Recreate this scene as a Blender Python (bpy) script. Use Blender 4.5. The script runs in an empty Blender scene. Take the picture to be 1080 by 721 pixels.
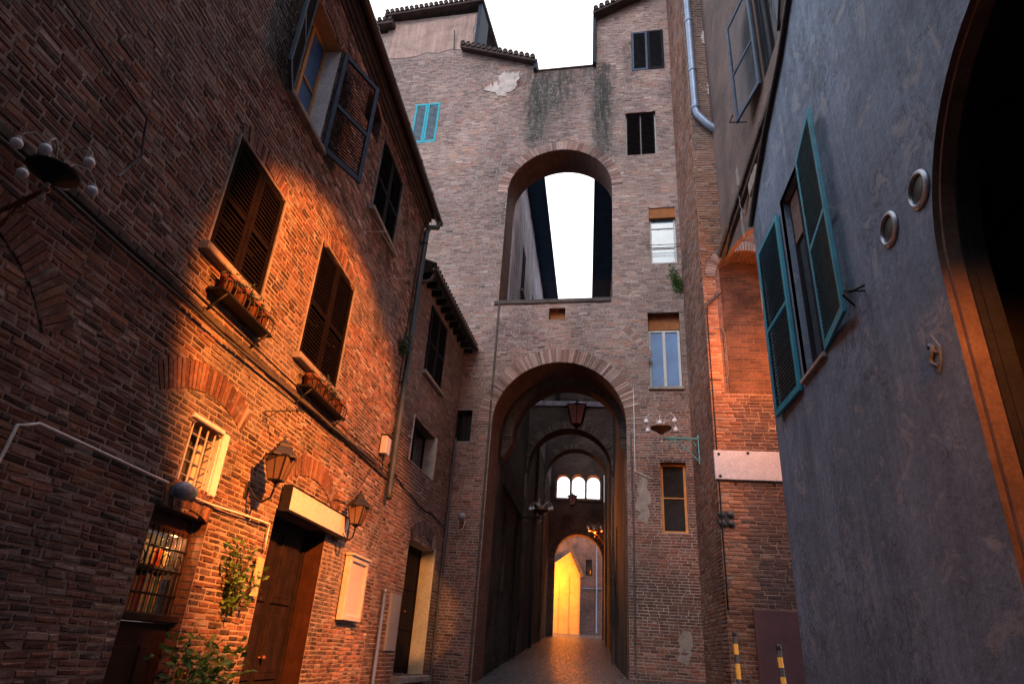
import bpy, math, random
import numpy as np
from mathutils import Vector, Matrix, noise
from mathutils.geometry import tessellate_polygon
R = math.radians
random.seed(7)
rng = np.random.default_rng(11)
scene = bpy.context.scene
COL = scene.collection

# ------------------------------------------------------------------ materials
def nt_mat(name):
    m = bpy.data.materials.new(name); m.use_nodes = True
    nt = m.node_tree
    return m, nt, nt.nodes['Principled BSDF']
def link(nt, a, b): nt.links.new(a, b)
def noise_node(nt, scale, detail=4, rough=.6, vec=None, dist=0):
    n = nt.nodes.new('ShaderNodeTexNoise'); n.inputs['Scale'].default_value = scale
    n.inputs['Detail'].default_value = detail; n.inputs['Roughness'].default_value = rough
    n.inputs['Distortion'].default_value = dist
    if vec is not None: link(nt, vec, n.inputs['Vector'])
    return n
def ramp(nt, src, stops):
    r = nt.nodes.new('ShaderNodeValToRGB'); e = r.color_ramp.elements
    e[0].position, e[0].color = stops[0][0], (*stops[0][1], 1)
    e[1].position, e[1].color = stops[-1][0], (*stops[-1][1], 1)
    for p, c in stops[1:-1]:
        k = e.new(p); k.color = (*c, 1)
    link(nt, src, r.inputs[0]); return r
def mix(nt, kind, fac, a, b):
    m = nt.nodes.new('ShaderNodeMix'); m.data_type = 'RGBA'; m.blend_type = kind
    for sock, v in ((m.inputs[0], fac), (m.inputs[6], a), (m.inputs[7], b)):
        if hasattr(v, 'is_output'): link(nt, v, sock)
        elif isinstance(v, (int, float)): sock.default_value = v
        else: sock.default_value = (*v, 1)
    return m.outputs[2]
def bump(nt, bsdf, h, strength, dist):
    b = nt.nodes.new('ShaderNodeBump'); b.inputs['Strength'].default_value = strength
    b.inputs['Distance'].default_value = dist
    link(nt, h, b.inputs['Height']); link(nt, b.outputs[0], bsdf.inputs['Normal']); return b
def objco(nt):
    return nt.nodes.new('ShaderNodeTexCoord').outputs['Object']

def rough_mat(name, base, var=.35, scale=3., fine=60., bstr=.5, bdist=.01, rough=.9, tint=None, metallic=0., streak=0., stains=None, spec=None, cracks=False):
    """painted / plastered / stone / wood surface with clouding, grime and grain"""
    m, nt, b = nt_mat(name)
    co = objco(nt)
    n1 = noise_node(nt, scale, 6, .65, co, .4)
    dark = tuple(c*(1-var) for c in base); lite = tuple(min(1, c*(1+var)) for c in base)
    if tint: dark = tuple(c*t for c, t in zip(dark, tint))
    r1 = ramp(nt, n1.outputs[0], [(.3, dark), (.5, base), (.72, lite)])
    n2 = noise_node(nt, fine, 4, .7, co)
    r2 = ramp(nt, n2.outputs[0], [(.3, (.72,)*3), (.7, (1.2,)*3)])
    c = mix(nt, 'MULTIPLY', .8, r1.outputs[0], r2.outputs[0])
    if streak:
        mp = nt.nodes.new('ShaderNodeMapping'); mp.inputs['Scale'].default_value = (6, 6, .35)
        link(nt, co, mp.inputs['Vector'])
        n3 = noise_node(nt, 1.2, 5, .6, mp.outputs[0])
        r3 = ramp(nt, n3.outputs[0], [(.35, (1-streak,)*3), (.65, (1.12,)*3)])
        c = mix(nt, 'MULTIPLY', 1., c, r3.outputs[0])
    if cracks:
        nw = noise_node(nt, 1.3, 8, .75, co, 1.2)
        fr_ = ramp(nt, nw.outputs[0], [(.482, (0,)*3), (.5, (.85,)*3), (.518, (0,)*3)])
        ng = noise_node(nt, .5, 3, .6, co); gate = ramp(nt, ng.outputs[0], [(.5, (0,)*3), (.58, (1,)*3)])
        c = mix(nt, 'MIX', mix(nt, 'MULTIPLY', 1., fr_.outputs[0], gate.outputs[0]), c, (.03, .035, .045))
        np_ = noise_node(nt, 2.1, 7, .7, co, 1.); fp = ramp(nt, np_.outputs[0], [(.57, (0,)*3), (.61, (.5,)*3)])
        c = mix(nt, 'MIX', fp.outputs[0], c, (.3, .31, .33))
        nq = noise_node(nt, 1.1, 6, .7, co, .5); fq = ramp(nt, nq.outputs[0], [(.55, (0,)*3), (.72, (.6,)*3)])
        c = mix(nt, 'MIX', fq.outputs[0], c, (.06, .07, .085))
    if stains: c = mix(nt, 'MIX', stain_factor(nt, stains), c, (.022, .03, .027))
    link(nt, c, b.inputs['Base Color'])
    b.inputs['Roughness'].default_value = rough; b.inputs['Metallic'].default_value = metallic
    b.inputs['Specular IOR Level'].default_value = spec if spec is not None else (.2 if rough >= .6 else .5)
    add = nt.nodes.new('ShaderNodeMath'); add.operation = 'MULTIPLY_ADD'; add.inputs[1].default_value = .35
    link(nt, n2.outputs[0], add.inputs[0]); link(nt, n1.outputs[0], add.inputs[2])
    if bstr: bump(nt, b, add.outputs[0], bstr, bdist)
    return m

def stain_factor(nt, spots):
    """damp streaks running down below leaking roof edges: (x, z_top, z_bottom, half width)"""
    def mth(op, a, b=None, c=None):
        n = nt.nodes.new('ShaderNodeMath'); n.operation = op
        for i, v in enumerate((a, b, c)):
            if v is None: continue
            if hasattr(v, 'is_output'): link(nt, v, n.inputs[i])
            else: n.inputs[i].default_value = v
        return n.outputs[0]
    pos = nt.nodes.new('ShaderNodeNewGeometry').outputs['Position']
    sp = nt.nodes.new('ShaderNodeSeparateXYZ'); link(nt, pos, sp.inputs[0])
    mp = nt.nodes.new('ShaderNodeMapping'); mp.inputs['Scale'].default_value = (5, 5, 1.2); link(nt, pos, mp.inputs['Vector'])
    nz = noise_node(nt, 1.6, 6, .75, mp.outputs[0]).outputs[0]
    tot = None
    for x, zt, zb, w in spots:
        dx = mth('DIVIDE', mth('SUBTRACT', sp.outputs[0], x), w); g = mth('POWER', 2.718, mth('MULTIPLY', mth('MULTIPLY', dx, dx), -1.))
        u = nt.nodes.new('ShaderNodeMapRange'); u.inputs[1].default_value = zb; u.inputs[2].default_value = zb+3.; link(nt, sp.outputs[2], u.inputs[0])
        t = nt.nodes.new('ShaderNodeMapRange'); t.inputs[1].default_value = zt; t.inputs[2].default_value = zt-.25; link(nt, sp.outputs[2], t.inputs[0])
        v = mth('MULTIPLY', mth('MULTIPLY', g, u.outputs[0]), t.outputs[0]); tot = v if tot is None else mth('MAXIMUM', tot, v)
    f = mth('MULTIPLY', tot, mth('MULTIPLY_ADD', nz, 5., -1.75)); n = nt.nodes.new('ShaderNodeClamp'); link(nt, f, n.inputs[0]); n.inputs[2].default_value = .8
    return n.outputs[0]
STAINS = [(-1.95, 19.2, 14.6, .55), (-1.1, 19.2, 15.8, .5), (.3, 19.2, 13.6, .34), (-2.8, 19.0, 16.5, .4), (-.4, 19.2, 17.2, .5), (1.2, 20.2, 17.6, .2)]
def brick_geo_mat(name, lichen=(.5, .47, .42), lam=.25, gain=1., flake=.5, stains=None, soot=0.):
    """for bricks that are real geometry: colour comes from the per-brick attribute"""
    m, nt, b = nt_mat(name)
    co = objco(nt)
    at = nt.nodes.new('ShaderNodeAttribute'); at.attribute_name = 'Col'
    n0 = noise_node(nt, .45, 5, .6, co, .5)
    r0 = ramp(nt, n0.outputs[0], [(.3, (.55*gain, .55*gain, .6*gain)), (.5, (.95*gain,)*3), (.7, (1.25*gain, 1.2*gain, 1.15*gain))])
    c = mix(nt, 'MULTIPLY', 1., at.outputs['Color'], r0.outputs[0])
    n1 = noise_node(nt, 38, 5, .75, co)
    r1 = ramp(nt, n1.outputs[0], [(.3, (.5,)*3), (.55, (1.,)*3), (.75, (1.35,)*3)])
    c = mix(nt, 'MULTIPLY', 1., c, r1.outputs[0])
    n2 = noise_node(nt, 5., 6, .75, co, .6)
    f = ramp(nt, n2.outputs[0], [(.56, (0,)*3), (.68, (lam,)*3)])
    c = mix(nt, 'MIX', f.outputs[0], c, lichen)
    n3 = noise_node(nt, 26., 5, .8, co, .8)
    f3 = ramp(nt, n3.outputs[0], [(.57, (0,)*3), (.68, (flake,)*3)])
    c = mix(nt, 'MIX', f3.outputs[0], c, lichen)
    if soot:
        n4 = noise_node(nt, .85, 8, .72, co, .9); f4 = ramp(nt, n4.outputs[0], [(.5, (0,)*3), (.62, (soot,)*3)])
        c = mix(nt, 'MIX', f4.outputs[0], c, (.03, .026, .027))
        n5 = noise_node(nt, 1.7, 9, .78, co, 1.1); f5 = ramp(nt, n5.outputs[0], [(.57, (0,)*3), (.64, (.55,)*3)])
        c = mix(nt, 'MIX', f5.outputs[0], c, (.36, .32, .3))
    if stains: c = mix(nt, 'MIX', stain_factor(nt, stains), c, (.03, .036, .033))
    link(nt, c, b.inputs['Base Color']); b.inputs['Roughness'].default_value = .88
    b.inputs['Specular IOR Level'].default_value = .3
    bump(nt, b, n1.outputs[0], .6, .008)
    return m

def brick_uv_mat(name, c1, c2, mortar, w=.28, h=.075, ms=.012, var=.5, rough=.9):
    """brick pattern in UV metres, for receding passages and reveals"""
    m, nt, b = nt_mat(name)
    uv = nt.nodes.new('ShaderNodeTexCoord').outputs['UV']
    nd = noise_node(nt, 3.5, 3, .6, uv)
    vm = nt.nodes.new('ShaderNodeVectorMath'); vm.operation = 'MULTIPLY_ADD'
    vm.inputs[1].default_value = (.03, .03, 0); link(nt, nd.outputs['Color'], vm.inputs[0]); link(nt, uv, vm.inputs[2])
    br = nt.nodes.new('ShaderNodeTexBrick'); link(nt, vm.outputs[0], br.inputs['Vector'])
    br.inputs['Scale'].default_value = 1; br.inputs['Brick Width'].default_value = w
    br.inputs['Row Height'].default_value = h; br.inputs['Mortar Size'].default_value = ms
    br.inputs['Mortar Smooth'].default_value = .4; br.inputs['Bias'].default_value = -.1
    br.inputs['Color1'].default_value = (*c1, 1); br.inputs['Color2'].default_value = (*c2, 1)
    br.inputs['Mortar'].default_value = (*mortar, 1)
    co = objco(nt)
    n0 = noise_node(nt, .5, 6, .65, co, .5)
    r0 = ramp(nt, n0.outputs[0], [(.3, (1-var,)*3), (.7, (1+var*.6,)*3)])
    c = mix(nt, 'MULTIPLY', 1., br.outputs[0], r0.outputs[0])
    n1 = noise_node(nt, 22, 5, .7, co)
    r1 = ramp(nt, n1.outputs[0], [(.3, (.6,)*3), (.7, (1.3,)*3)])
    c = mix(nt, 'MULTIPLY', 1., c, r1.outputs[0])
    link(nt, c, b.inputs['Base Color']); b.inputs['Roughness'].default_value = rough
    sub = nt.nodes.new('ShaderNodeMath'); sub.operation = 'MULTIPLY_ADD'; sub.inputs[1].default_value = .35
    inv = nt.nodes.new('ShaderNodeMath'); inv.operation = 'SUBTRACT'; inv.inputs[0].default_value = 1
    link(nt, br.outputs['Fac'], inv.inputs[1]); link(nt, n1.outputs[0], sub.inputs[0]); link(nt, inv.outputs[0], sub.inputs[2])
    bump(nt, b, sub.outputs[0], .9, .02)
    return m

def glass_mat(name, col, rough=.08, spec=.8):
    m, nt, b = nt_mat(name)
    n = noise_node(nt, 1.7, 3, .5, objco(nt))
    r = ramp(nt, n.outputs[0], [(.3, tuple(c*.7 for c in col)), (.7, tuple(min(1, c*1.25) for c in col))])
    link(nt, r.outputs[0], b.inputs['Base Color'])
    b.inputs['Roughness'].default_value = rough; b.inputs['Specular IOR Level'].default_value = spec
    bump(nt, b, n.outputs[0], .15, .02)
    return m

M = {}
M['brickL'] = brick_geo_mat('weathered_red_brick', (.44, .39, .36), .45, 1.05, .75, soot=.75)
M['brickB'] = brick_geo_mat('grey_red_brick', (.42, .39, .38), .35)
M['brickT'] = brick_geo_mat('pale_mauve_brick', (.5, .44, .41), .35, 1.0, .4, STAINS)
M['brickF'] = brick_geo_mat('orange_brick', (.4, .35, .3), .25)
M['mortarL'] = rough_mat('dirty_lime_mortar', (.34, .28, .25), .5, 2.2, 45, 1., .03)
M['mortarT'] = rough_mat('pale_lime_mortar', (.35, .3, .275), .35, 1.4, 45, .8, .02, stains=STAINS)
M['mortarF'] = rough_mat('brown_mortar', (.26, .18, .13), .4, 2, 45, .8, .02)
M['brick_arch'] = brick_uv_mat('arch_brick', (.23, .105, .07), (.14, .07, .055), (.12, .095, .08))
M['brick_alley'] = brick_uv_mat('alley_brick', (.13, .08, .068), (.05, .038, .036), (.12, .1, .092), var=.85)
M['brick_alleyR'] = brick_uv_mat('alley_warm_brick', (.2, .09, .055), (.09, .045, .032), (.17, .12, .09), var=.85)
M['brick_bridge'] = brick_uv_mat('bridge_brick', (.19, .115, .095), (.1, .07, .062), (.19, .16, .14), var=.75)
M['brick_ring'] = rough_mat('worn_ring_brick', (.27, .16, .13), .5, 9, 60, .8, .02)
M['grey_ring'] = rough_mat('grey_arch_stone', (.13, .125, .115), .4, 5, 60, .8, .02)
M['brick_upper'] = brick_uv_mat('upper_wall_brick', (.2, .12, .1), (.12, .085, .08), (.16, .13, .12), var=.6)
M['plasterG'] = rough_mat('slate_blue_plaster', (.15, .2, .275), .33, .5, 14, .7, .035, .8, streak=.14, cracks=True)
M['plaster_lilac'] = rough_mat('lilac_plaster', (.55, .5, .58), .5, .7, 20, .5, .02, streak=.4)
M['plaster_white'] = rough_mat('white_reveal_plaster', (.82, .78, .76), .2, 3, 30, .5, .01)
M['plaster_tower'] = rough_mat('faded_pink_plaster', (.36, .25, .21), .3, 1.2, 20, .5, .02, streak=.2)
M['plaster_patch'] = rough_mat('pale_plaster_patch', (.46, .4, .36), .45, 3.5, 30, .6, .01)
M['plaster_dark'] = rough_mat('dark_plaster', (.03, .028, .028), .4, 2, 20, .6, .02)  # near-black plaster for openings, inner linings and blind panes
M['plaster_ochre'] = rough_mat('ochre_plaster', (.7, .4, .09), .2, 2, 20, .4, .01)
M['plaster_lining'] = rough_mat('stained_arch_lining', (.2, .13, .1), .3, 3, 30, .6, .01)
M['plaster_orange'] = rough_mat('orange_plaster', (.34, .13, .05), .3, 3, 30, .6, .01)
M['stone'] = rough_mat('worn_travertine', (.3, .26, .23), .4, 4, 50, .8, .02)
M['stone_dark'] = rough_mat('dark_stone', (.09, .075, .068), .4, 4, 50, .8, .02)
M['marble'] = rough_mat('white_marble', (.5, .52, .58), .13, 2.5, 30, .25, .004, .5)
M['sign_white'] = rough_mat('faded_sign_board', (.72, .6, .58), .08, 2.5, 30, .2, .003, .6)
M['wood_door'] = rough_mat('old_walnut_door', (.02, .011, .009), .5, 5, 40, .6, .01, .75, streak=.4, spec=.15)
M['wood_red'] = rough_mat('red_brown_wood', (.05, .02, .013), .35, 5, 40, .5, .01, .6, streak=.3)
M['wood_orange'] = rough_mat('orange_varnished_frame', (.6, .27, .08), .3, 5, 40, .4, .01, .5)
M['wood_pale'] = rough_mat('pale_painted_frame', (.6, .58, .56), .15, 5, 40, .3, .005, .6)
M['plaster_warmlit'] = rough_mat('warmlit_reveal_plaster', (.75, .56, .33), .15, 3, 30, .4, .01)  # white reveal plaster with warm lamplight painted into its colour
M['sh_brown'] = rough_mat('dark_brown_shutter', (.009, .006, .0065), .4, 5, 50, .4, .005, .9, spec=.04)
M['sh_navy'] = rough_mat('navy_shutter', (.05, .075, .12), .4, 5, 50, .4, .005, .6)
M['sh_black'] = rough_mat('black_shutter', (.016, .016, .021), .4, 5, 50, .4, .005, .8, spec=.1)
M['sh_teal'] = rough_mat('teal_shutter', (.01, .2, .29), .3, 5, 50, .3, .004, .5)
M['sh_teal_dk'] = rough_mat('weathered_teal_louvre', (.03, .12, .165), .35, 5, 50, .3, .004, .6)
M['sh_grey'] = rough_mat('grey_blue_shutter', (.2, .26, .31), .3, 5, 50, .3, .004, .6)
M['sh_turq'] = rough_mat('turquoise_shutter_frame', (.03, .34, .42), .2, 5, 50, .3, .004, .6)
M['pier'] = rough_mat('worn_pier_render', (.24, .17, .15), .45, 1.1, 30, .7, .02, streak=.5)
M['iron'] = rough_mat('black_iron', (.022, .02, .02), .4, 12, 60, .5, .004, .55, metallic=.5)
M['iron_pale'] = rough_mat('pale_painted_iron', (.5, .46, .42), .25, 12, 60, .4, .003, .6)
M['iron_teal'] = rough_mat('verdigris_iron', (.12, .33, .34), .35, 12, 60, .5, .004, .6)
M['brass'] = rough_mat('old_brass', (.2, .085, .035), .35, 12, 60, .3, .003, .45, metallic=.6)
M['zinc'] = rough_mat('zinc_pipe', (.2, .25, .34), .25, 3, 40, .25, .003, .45, metallic=.4)
M['zinc_dark'] = rough_mat('dark_green_pipe', (.07, .085, .09), .35, 3, 40, .3, .003, .5, metallic=.3)
M['gutter'] = rough_mat('brown_copper_gutter', (.06, .038, .036), .4, 3, 40, .3, .003, .45, metallic=.4)
M['eave_navy'] = rough_mat('dark_eave_boards', (.02, .065, .13), .4, 2, 30, .3, .01, .7)
M['verge'] = rough_mat('dark_verge_board', (.02, .03, .045), .4, 2, 30, .3, .01, .8)
M['tile'] = rough_mat('dark_roof_tile', (.06, .042, .038), .5, 4, 40, .7, .01)
M['cable'] = rough_mat('grey_cable', (.1, .095, .1), .3, 8, 50, .2, .002, .6)
M['cable_white'] = rough_mat('white_conduit', (.82, .8, .8), .15, 8, 50, .2, .002, .5)
M['cable_black'] = rough_mat('black_cable', (.015, .015, .017), .3, 8, 50, .2, .002, .6)
M['globe'] = rough_mat('milky_globe_glass', (.85, .84, .92), .1, 4, 30, .1, .002, .2)
M['globe_blue'] = rough_mat('blue_grey_plastic', (.2, .27, .4), .15, 4, 30, .1, .002, .35)
M['lamp_glass'] = glass_mat('dusty_lantern_glass', (.16, .1, .07), .25, .6)
M['lamp_glass_pink'] = glass_mat('rosy_lantern_glass', (.75, .42, .4), .35, .5)
M['glass_sky'] = glass_mat('painted_sky_glass', (.07, .17, .36), .06, .6)  # blue sky reflection painted into the base colour
M['glass_pale'] = glass_mat('painted_pale_sky_glass', (.15, .27, .34), .15, .8)  # pale sky reflection put into the base colour
M['glass_dark'] = glass_mat('dark_window_glass', (.02, .025, .03), .07, .9)
M['box_grey'] = rough_mat('grey_meter_box', (.25, .27, .29), .15, 3, 40, .2, .003, .55)
M['box_white'] = rough_mat('white_junction_box', (.62, .62, .64), .1, 3, 40, .2, .003, .5)
M['panel_brown'] = rough_mat('brown_metal_panel', (.09, .04, .045), .25, 2, 40, .3, .004, .5)
M['yellow'] = rough_mat('yellow_post_paint', (.75, .36, .02), .15, 8, 50, .3, .003, .5)
M['black_paint'] = rough_mat('black_post_paint', (.02, .02, .02), .2, 8, 50, .3, .003, .5)
M['chrome'] = rough_mat('steel_vent_ring', (.3, .33, .38), .2, 8, 50, .15, .002, .35, metallic=.6)
M['paper_y'] = rough_mat('cream_card', (.6, .5, .3), .15, 12, 50, .1, .002, .7)
M['red'] = rough_mat('red_goods', (.5, .05, .03), .2, 12, 50, .2, .002, .5)
M['amber'] = rough_mat('amber_goods', (.6, .28, .05), .2, 12, 50, .2, .002, .5)
M['green_g'] = rough_mat('green_goods', (.05, .2, .08), .2, 12, 50, .2, .002, .5)
M['pot'] = rough_mat('terracotta_pot', (.22, .08, .045), .4, 9, 50, .6, .01)
M['twig'] = rough_mat('dry_twigs', (.07, .045, .03), .4, 20, 60, .4, .003)

def leaf_mat(name, a, b):
    m, nt, bs = nt_mat(name)
    at = nt.nodes.new('ShaderNodeAttribute'); at.attribute_name = 'Col'
    r = ramp(nt, at.outputs['Fac'], [(0, a), (1, b)])
    n = noise_node(nt, 90, 3, .6, objco(nt))
    r2 = ramp(nt, n.outputs[0], [(.3, (.7,)*3), (.7, (1.2,)*3)])
    link(nt, mix(nt, 'MULTIPLY', 1., r.outputs[0], r2.outputs[0]), bs.inputs['Base Color']); bs.inputs['Roughness'].default_value = .5
    tr = nt.nodes.new('ShaderNodeBsdfTranslucent'); link(nt, r.outputs[0], tr.inputs[0])
    ms = nt.nodes.new('ShaderNodeMixShader'); ms.inputs[0].default_value = .25
    link(nt, bs.outputs[0], ms.inputs[1]); link(nt, tr.outputs[0], ms.inputs[2])
    link(nt, ms.outputs[0], nt.nodes['Material Output'].inputs[0])
    return m
M['leaf'] = leaf_mat('green_leaves', (.035, .09, .02), (.15, .3, .07))
M['leaf_pale'] = leaf_mat('mossy_leaves', (.03, .06, .04), (.09, .14, .08))

def street_mat():
    m, nt, b = nt_mat('wet_stone_slabs')
    uv = nt.nodes.new('ShaderNodeTexCoord').outputs['UV']
    nd = noise_node(nt, 1.6, 3, .6, uv)
    vm = nt.nodes.new('ShaderNodeVectorMath'); vm.operation = 'MULTIPLY_ADD'; vm.inputs[1].default_value = (.05, .05, 0)
    link(nt, nd.outputs['Color'], vm.inputs[0]); link(nt, uv, vm.inputs[2])
    mp = nt.nodes.new('ShaderNodeMapping'); mp.inputs['Rotation'].default_value = (0, 0, R(8)); link(nt, vm.outputs[0], mp.inputs[0])
    br = nt.nodes.new('ShaderNodeTexBrick'); link(nt, mp.outputs[0], br.inputs['Vector'])
    br.inputs['Scale'].default_value = 1; br.inputs['Brick Width'].default_value = .62; br.inputs['Row Height'].default_value = .34
    br.inputs['Mortar Size'].default_value = .012; br.inputs['Mortar Smooth'].default_value = .6
    br.inputs['Color1'].default_value = (.085, .095, .115, 1); br.inputs['Color2'].default_value = (.05, .056, .07, 1)
    br.inputs['Mortar'].default_value = (.03, .03, .03, 1)
    n1 = noise_node(nt, 9, 5, .7, uv)
    r1 = ramp(nt, n1.outputs[0], [(.3, (.6,)*3), (.7, (1.3,)*3)])
    link(nt, mix(nt, 'MULTIPLY', 1., br.outputs[0], r1.outputs[0]), b.inputs['Base Color'])
    r2 = ramp(nt, n1.outputs[0], [(.35, (.14,)*3), (.7, (.42,)*3)]); link(nt, r2.outputs[0], b.inputs['Roughness'])
    inv = nt.nodes.new('ShaderNodeMath'); inv.operation = 'SUBTRACT'; inv.inputs[0].default_value = 1; link(nt, br.outputs['Fac'], inv.inputs[1])
    ad = nt.nodes.new('ShaderNodeMath'); ad.operation = 'MULTIPLY_ADD'; ad.inputs[1].default_value = .9
    link(nt, n1.outputs[0], ad.inputs[0]); link(nt, inv.outputs[0], ad.inputs[2])
    bump(nt, b, ad.outputs[0], 1., .05)
    return m
M['street'] = street_mat()

# ------------------------------------------------------------------ objects
WL = {}
def thing(name, label, cat, loc=(0, 0, 0), group=None):
    o = bpy.data.objects.new(name, None); COL.objects.link(o); o.empty_display_size = .2
    o.location = loc; o['label'] = label; o['category'] = cat
    if group: o['group'] = group
    WL[o] = Vector(loc); return o
def tag(o, label, cat, group=None):
    o['label'] = label; o['category'] = cat
    if group: o['group'] = group
    return o
def link_mesh(name, me, mats, parent, label=None):
    """mesh vertices come in world (or parent-local) coordinates; the origin is moved to the base of the mesh"""
    co = np.empty(len(me.vertices)*3); me.vertices.foreach_get('co', co); co = co.reshape(-1, 3)
    mn, mx = co.min(0), co.max(0)
    base = np.array([(mn[0]+mx[0])/2, (mn[1]+mx[1])/2, mn[2]])
    me.vertices.foreach_set('co', (co-base).ravel()); me.update()
    for m in (mats if isinstance(mats, (list, tuple)) else [mats]): me.materials.append(m)
    o = bpy.data.objects.new(name, me); COL.objects.link(o)
    pw = WL[parent] if parent is not None else Vector((0, 0, 0))
    o.location = Vector(base) - pw; o.parent = parent; WL[o] = Vector(base)
    if label: o['label'] = label
    return o

class MB:
    def __init__(s): s.v = []; s.f = []; s.m = []; s.uv = []; s.smooth = []
    def face(s, pts, m=0, uv=None, sm=False):
        i = len(s.v); s.v += [tuple(p) for p in pts]; s.f.append(tuple(range(i, i+len(pts)))); s.m.append(m); s.smooth.append(sm)
        s.uv += uv if uv else [(p[0]+p[1], p[2]) for p in pts]
    def mesh(s, vs, fs, m=0, sm=False):
        i = len(s.v); s.v += [tuple(p) for p in vs]
        for f in fs:
            s.f.append(tuple(i+k for k in f)); s.m.append(m); s.smooth.append(sm)
            s.uv += [(vs[k][0]+vs[k][1], vs[k][2]) for k in f]
    def box(s, fr, a0, a1, b0, b1, d0, d1, m=0, bev=0.):
        if a0 > a1: a0, a1 = a1, a0
        if d0 > d1: d0, d1 = d1, d0
        if bev <= 0:
            P = [fr.P(a, b, d) for a in (a0, a1) for b in (b0, b1) for d in (d0, d1)]
            s.mesh(P, [(0, 1, 3, 2), (4, 6, 7, 5), (0, 4, 5, 1), (2, 3, 7, 6), (0, 2, 6, 4), (1, 5, 7, 3)], m)
        else:
            k = min(bev, (a1-a0)*.4, (b1-b0)*.4, (d1-d0)*.8)
            lo = [(a0, b0), (a1, b0), (a1, b1), (a0, b1)]; hi = [(a0+k, b0+k), (a1-k, b0+k), (a1-k, b1-k), (a0+k, b1-k)]
            P = [fr.P(a, b, d0) for a, b in lo]+[fr.P(a, b, d1-k) for a, b in lo]+[fr.P(a, b, d1) for a, b in hi]
            F = [(0, 1, 2, 3), (8, 9, 10, 11)]
            for q in range(4):
                r = (q+1) % 4; F += [(q, r, 4+r, 4+q), (4+q, 4+r, 8+r, 8+q)]
            s.mesh(P, F, m)
        return s
    def prism(s, fr, poly, d0, d1, m=0):
        n = len(poly)
        P = [fr.P(a, b, d0) for a, b in poly]+[fr.P(a, b, d1) for a, b in poly]
        tri = tessellate_polygon([[Vector((a, b, 0)) for a, b in poly]])
        s.mesh(P, [tuple(t) for t in tri]+[tuple(n+k for k in reversed(t)) for t in tri]+[(i, (i+1) % n, n+(i+1) % n, n+i) for i in range(n)], m)
        return s
    def tube(s, pts, r, n=8, m=0, caps=True):
        pts = [Vector(p) for p in pts]; rs = r if isinstance(r, (list, tuple)) else [r]*len(pts)
        V = []; prev = None
        for i, p in enumerate(pts):
            t = (pts[min(i+1, len(pts)-1)]-pts[max(i-1, 0)])
            if t.length < 1e-9: t = Vector((0, 0, 1))
            t.normalize()
            ref = prev if prev is not None else (Vector((0, 0, 1)) if abs(t.z) < .9 else Vector((1, 0, 0)))
            x = (ref-t*ref.dot(t)); x.normalize(); y = t.cross(x); prev = x
            V += [p+(x*math.cos(2*math.pi*k/n)+y*math.sin(2*math.pi*k/n))*rs[i] for k in range(n)]
        F = [(i*n+k, i*n+(k+1) % n, (i+1)*n+(k+1) % n, (i+1)*n+k) for i in range(len(pts)-1) for k in range(n)]
        if caps: F += [tuple(range(n)), tuple((len(pts)-1)*n+k for k in range(n))]
        s.mesh(V, F, m, n > 5); return s
    def lathe(s, c, prof, n=16, m=0, axis=None, sm=True):
        c = Vector(c); ax = Vector(axis) if axis else Vector((0, 0, 1)); ax.normalize()
        x = ax.orthogonal().normalized(); y = ax.cross(x); V = []
        for r, h in prof: V += [c+ax*h+(x*math.cos(2*math.pi*k/n+math.pi/n)+y*math.sin(2*math.pi*k/n+math.pi/n))*max(r, 1e-4) for k in range(n)]
        s.mesh(V, [(i*n+k, i*n+(k+1) % n, (i+1)*n+(k+1) % n, (i+1)*n+k) for i in range(len(prof)-1) for k in range(n)], m, sm); return s
    def ball(s, c, r, m=0, n=14):
        return s.lathe(c, [(r*math.sin(math.pi*i/10), -r*math.cos(math.pi*i/10)) for i in range(11)], n, m)
    def build(s, name, mats, parent=None, label=None):
        me = bpy.data.meshes.new(name); me.from_pydata(s.v, [], s.f)
        me.polygons.foreach_set('material_index', s.m); me.polygons.foreach_set('use_smooth', s.smooth)
        uvl = me.uv_layers.new(name='UV'); uvl.data.foreach_set('uv', np.array(s.uv, dtype=float).ravel())
        return link_mesh(name, me, mats, parent, label)

class Fr:
    """a wall frame: a along the wall, b up, d out of the wall"""
    def __init__(s, O, U, N=None):
        s.O = Vector(O); s.U = Vector(U).normalized(); s.V = Vector((0, 0, 1))
        s.N = Vector(N).normalized() if N else s.U.cross(s.V)
    def P(s, a, b, d=0): return s.O+s.U*a+s.V*b+s.N*d
    def sub(s, a, b, d, ang):
        """frame hinged at (a,b,d), its U turned away from the wall by ang degrees"""
        c, k = math.cos(R(ang)), math.sin(R(ang)); U = s.U*c+s.N*k; N = s.N*c-s.U*k
        return Fr(s.P(a, b, d), U, N)

def rect(a0, a1, b0, b1): return [(a0, b0), (a1, b0), (a1, b1), (a0, b1)]
def arch_poly(ac, r, spring, bottom, n=28, rise=None):
    rise = rise or r
    return [(ac-r, bottom), (ac+r, bottom)]+[(ac+r*math.cos(math.pi*i/n), spring+rise*math.sin(math.pi*i/n)) for i in range(n+1)]
def seg_poly(a0, a1, b0, b1, rise, n=10):
    return [(a0, b0), (a1, b0)]+[(a1+(a0-a1)*i/n, b1+rise*math.sin(math.pi*i/n)) for i in range(n+1)]

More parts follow.
